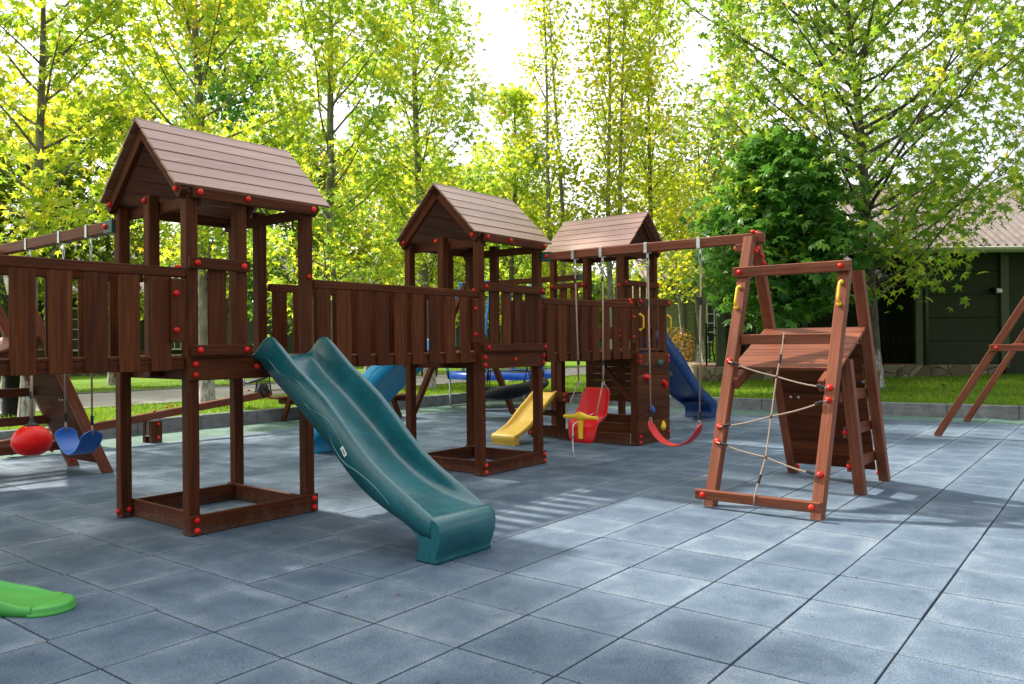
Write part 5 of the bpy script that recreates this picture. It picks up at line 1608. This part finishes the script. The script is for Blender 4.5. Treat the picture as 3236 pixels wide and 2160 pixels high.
# ------------------------------------------------------------------ shrubs
def shrub(name, label, base, h, r, n, size, mat, seed, cone=False, kind='oval'):
    rng = np.random.default_rng(seed); rr = random.Random(seed)
    t = thing(name, label, 'shrub', base, 0)
    m = MB(); tips = []
    for k in range(9):
        a = rr.uniform(0, 6.28); q = V((math.cos(a) * r * rr.uniform(.3, .9), math.sin(a) * r * rr.uniform(.3, .9), h * rr.uniform(.5, .95)))
        m.tube([(0, 0, 0), q * .5 + V((0, 0, .05)), q], [.012, .008, .003], 5)
    m.build('stems', M['bark_dark'], t)
    if cone:
        z = rng.uniform(0, 1, n) ** 1.3; rad = r * (1 - z) * np.sqrt(rng.uniform(.3, 1, n)); a = rng.uniform(0, 6.28, n)
        P_ = np.stack([rad * np.cos(a), rad * np.sin(a), .05 + z * h], 1)
    else:
        d = rng.normal(size=(n, 3)); d /= np.linalg.norm(d, axis=1, keepdims=True); rad = rng.uniform(.35, 1, n)[:, None] ** .6
        P_ = d * rad * np.array([r, r, h * .48]) + np.array([0, 0, h * .52]) + rng.normal(scale=.04, size=(n, 3))
    leaves_obj('foliage', P_, size, kind, mat, t, rng, .3)
    return t
shrub('shrub', 'low shrub with reddish and yellow leaves above the dark blue slide', (5.0, 24.0, .36), 1.35, .5, 700, .10, 'leaf_red', 71)
shrub('conifer_shrub', 'small bright green conical conifer beside the young whitewashed trunk', (7.15, 27.3, .42), 2.0, .45, 1800, .09, 'leaf_lime', 72, True)
shrub('conifer_shrub', 'yellowish pointed conifer left of the reddish shrub', (4.55, 25.6, .33), 2.1, .32, 1100, .09, 'leaf_red', 73, True)
shrub('rose_bush', 'sparse bush with small pinkish flowers in front of the left cottage plinth', tuple(KP(9.0, 18.6, .21)), .95, .55, 420, .09, 'leaf_red', 74)
for k, (al, di) in enumerate(((1.5, 18.9), (5.2, 19.0), (13.5, 18.8))):
    shrub('shrub', ['rounded dark shrub by the left cottage, behind the lantern post', 'rounded dark shrub by the left cottage, between its windows', 'rounded dark shrub at the right end of the left cottage'][k], tuple(KP(al, di, .21)), 1.1, .7, 1100, .12, 'leaf_dark', 80 + k)

# ------------------------------------------------------------------ grass and litter
rng = np.random.default_rng(5)
def grass_blades():
    pts = []
    def add(n, f):
        P_ = f(n); pts.append(P_)
    al = rng.uniform(-7, 16, 26000); di = .16 + 2.7 * rng.uniform(0, 1, 26000)
    x = K0.x + KD.x * al + KN.x * di; y = K0.y + KD.y * al + KN.y * di
    pts.append(np.stack([x, y], 1))
    al = rng.uniform(-7, 24, 16000); di = 7.76 + 4 * rng.uniform(0, 1, 16000) ** 1.4
    pts.append(np.stack([K0.x + KD.x * al + KN.x * di, K0.y + KD.y * al + KN.y * di], 1))
    s = rng.uniform(-8, 9, 34000); d = .16 + 5.6 * rng.uniform(0, 1, 34000) ** 1.2
    q = np.stack([R0.x + RD.x * s + RN.x * d, R0.y + RD.y * s + RN.y * d], 1)
    kd = (q[:, 0] - K0.x) * KN.x + (q[:, 1] - K0.y) * KN.y
    q = q[(kd < -.1)]; q = q[~((q[:, 1] > 19.1) & (q[:, 0] > 4.5))]
    pts.append(q)
    return np.concatenate(pts)
gp_ = grass_blades()
gz = np.array([lawn_z(a, b) for a, b in gp_])
n = len(gp_); hgt = rng.uniform(.035, .095, n); az = rng.uniform(0, 6.28, n); wd = rng.uniform(.004, .009, n)
lx = rng.normal(scale=.03, size=n); ly = rng.normal(scale=.03, size=n)
base = np.stack([gp_[:, 0], gp_[:, 1], gz - .005], 1)
dx = np.stack([np.cos(az) * wd, np.sin(az) * wd, 0 * wd], 1)
tip = base + np.stack([lx, ly, hgt], 1)
co_ = np.stack([base - dx, base + dx, tip], 1).reshape(-1, 3).astype(np.float32)
me = bpy.data.meshes.new('grass'); me.vertices.add(3 * n); me.vertices.foreach_set('co', co_.ravel())
me.loops.add(3 * n); me.loops.foreach_set('vertex_index', np.arange(3 * n, dtype=np.int32))
me.polygons.add(n); me.polygons.foreach_set('loop_start', np.arange(n, dtype=np.int32) * 3)
me.update(calc_edges=True); me.materials.append(M['grass'])
o = bpy.data.objects.new('grass', me); C.objects.link(o); tag(o, 'short lawn grass behind the kerbs', 'grass', kind='stuff')
# fallen leaves and crumbs on the tiles and lawn
q = []
for k in range(150):
    y = 2.2 + 11 * rng.uniform() ** 1.5; x = rng.uniform(-.65, .65) * y
    if kdist((x, y)) < -.1 and rdist((x, y)) < -.1: q.append((x, y, .006))
for k in range(120):
    s = rng.uniform(-6, 7); d = rng.uniform(.3, 4.5); p = R0 + RD * s + RN * d
    if kdist(p) < 0: q.append((p.x, p.y, lawn_z(p.x, p.y) + .06))
for k in range(60):
    p = KP(rng.uniform(-5, 10), rng.uniform(.3, 2.6)); q.append((p.x, p.y, .27))
nl_ = len(q)
for k in range(520):
    y = 2.0 + 8 * rng.uniform() ** 1.6; x = rng.uniform(-.65, .65) * y
    if kdist((x, y)) < -.1 and rdist((x, y)) < -.1: q.append((x, y, .004))
q = np.array(q); sz = np.where(q[:, 2] < .1, .026, .09); sz[nl_:] = .011
lo_ = leaves_obj('fallen_leaves', q, sz, 'plane', 'fallen', None, rng, 2.2, 0)
tag(lo_, 'small dry fallen leaves scattered on the tiles and the lawn', 'fallen leaves', kind='stuff')
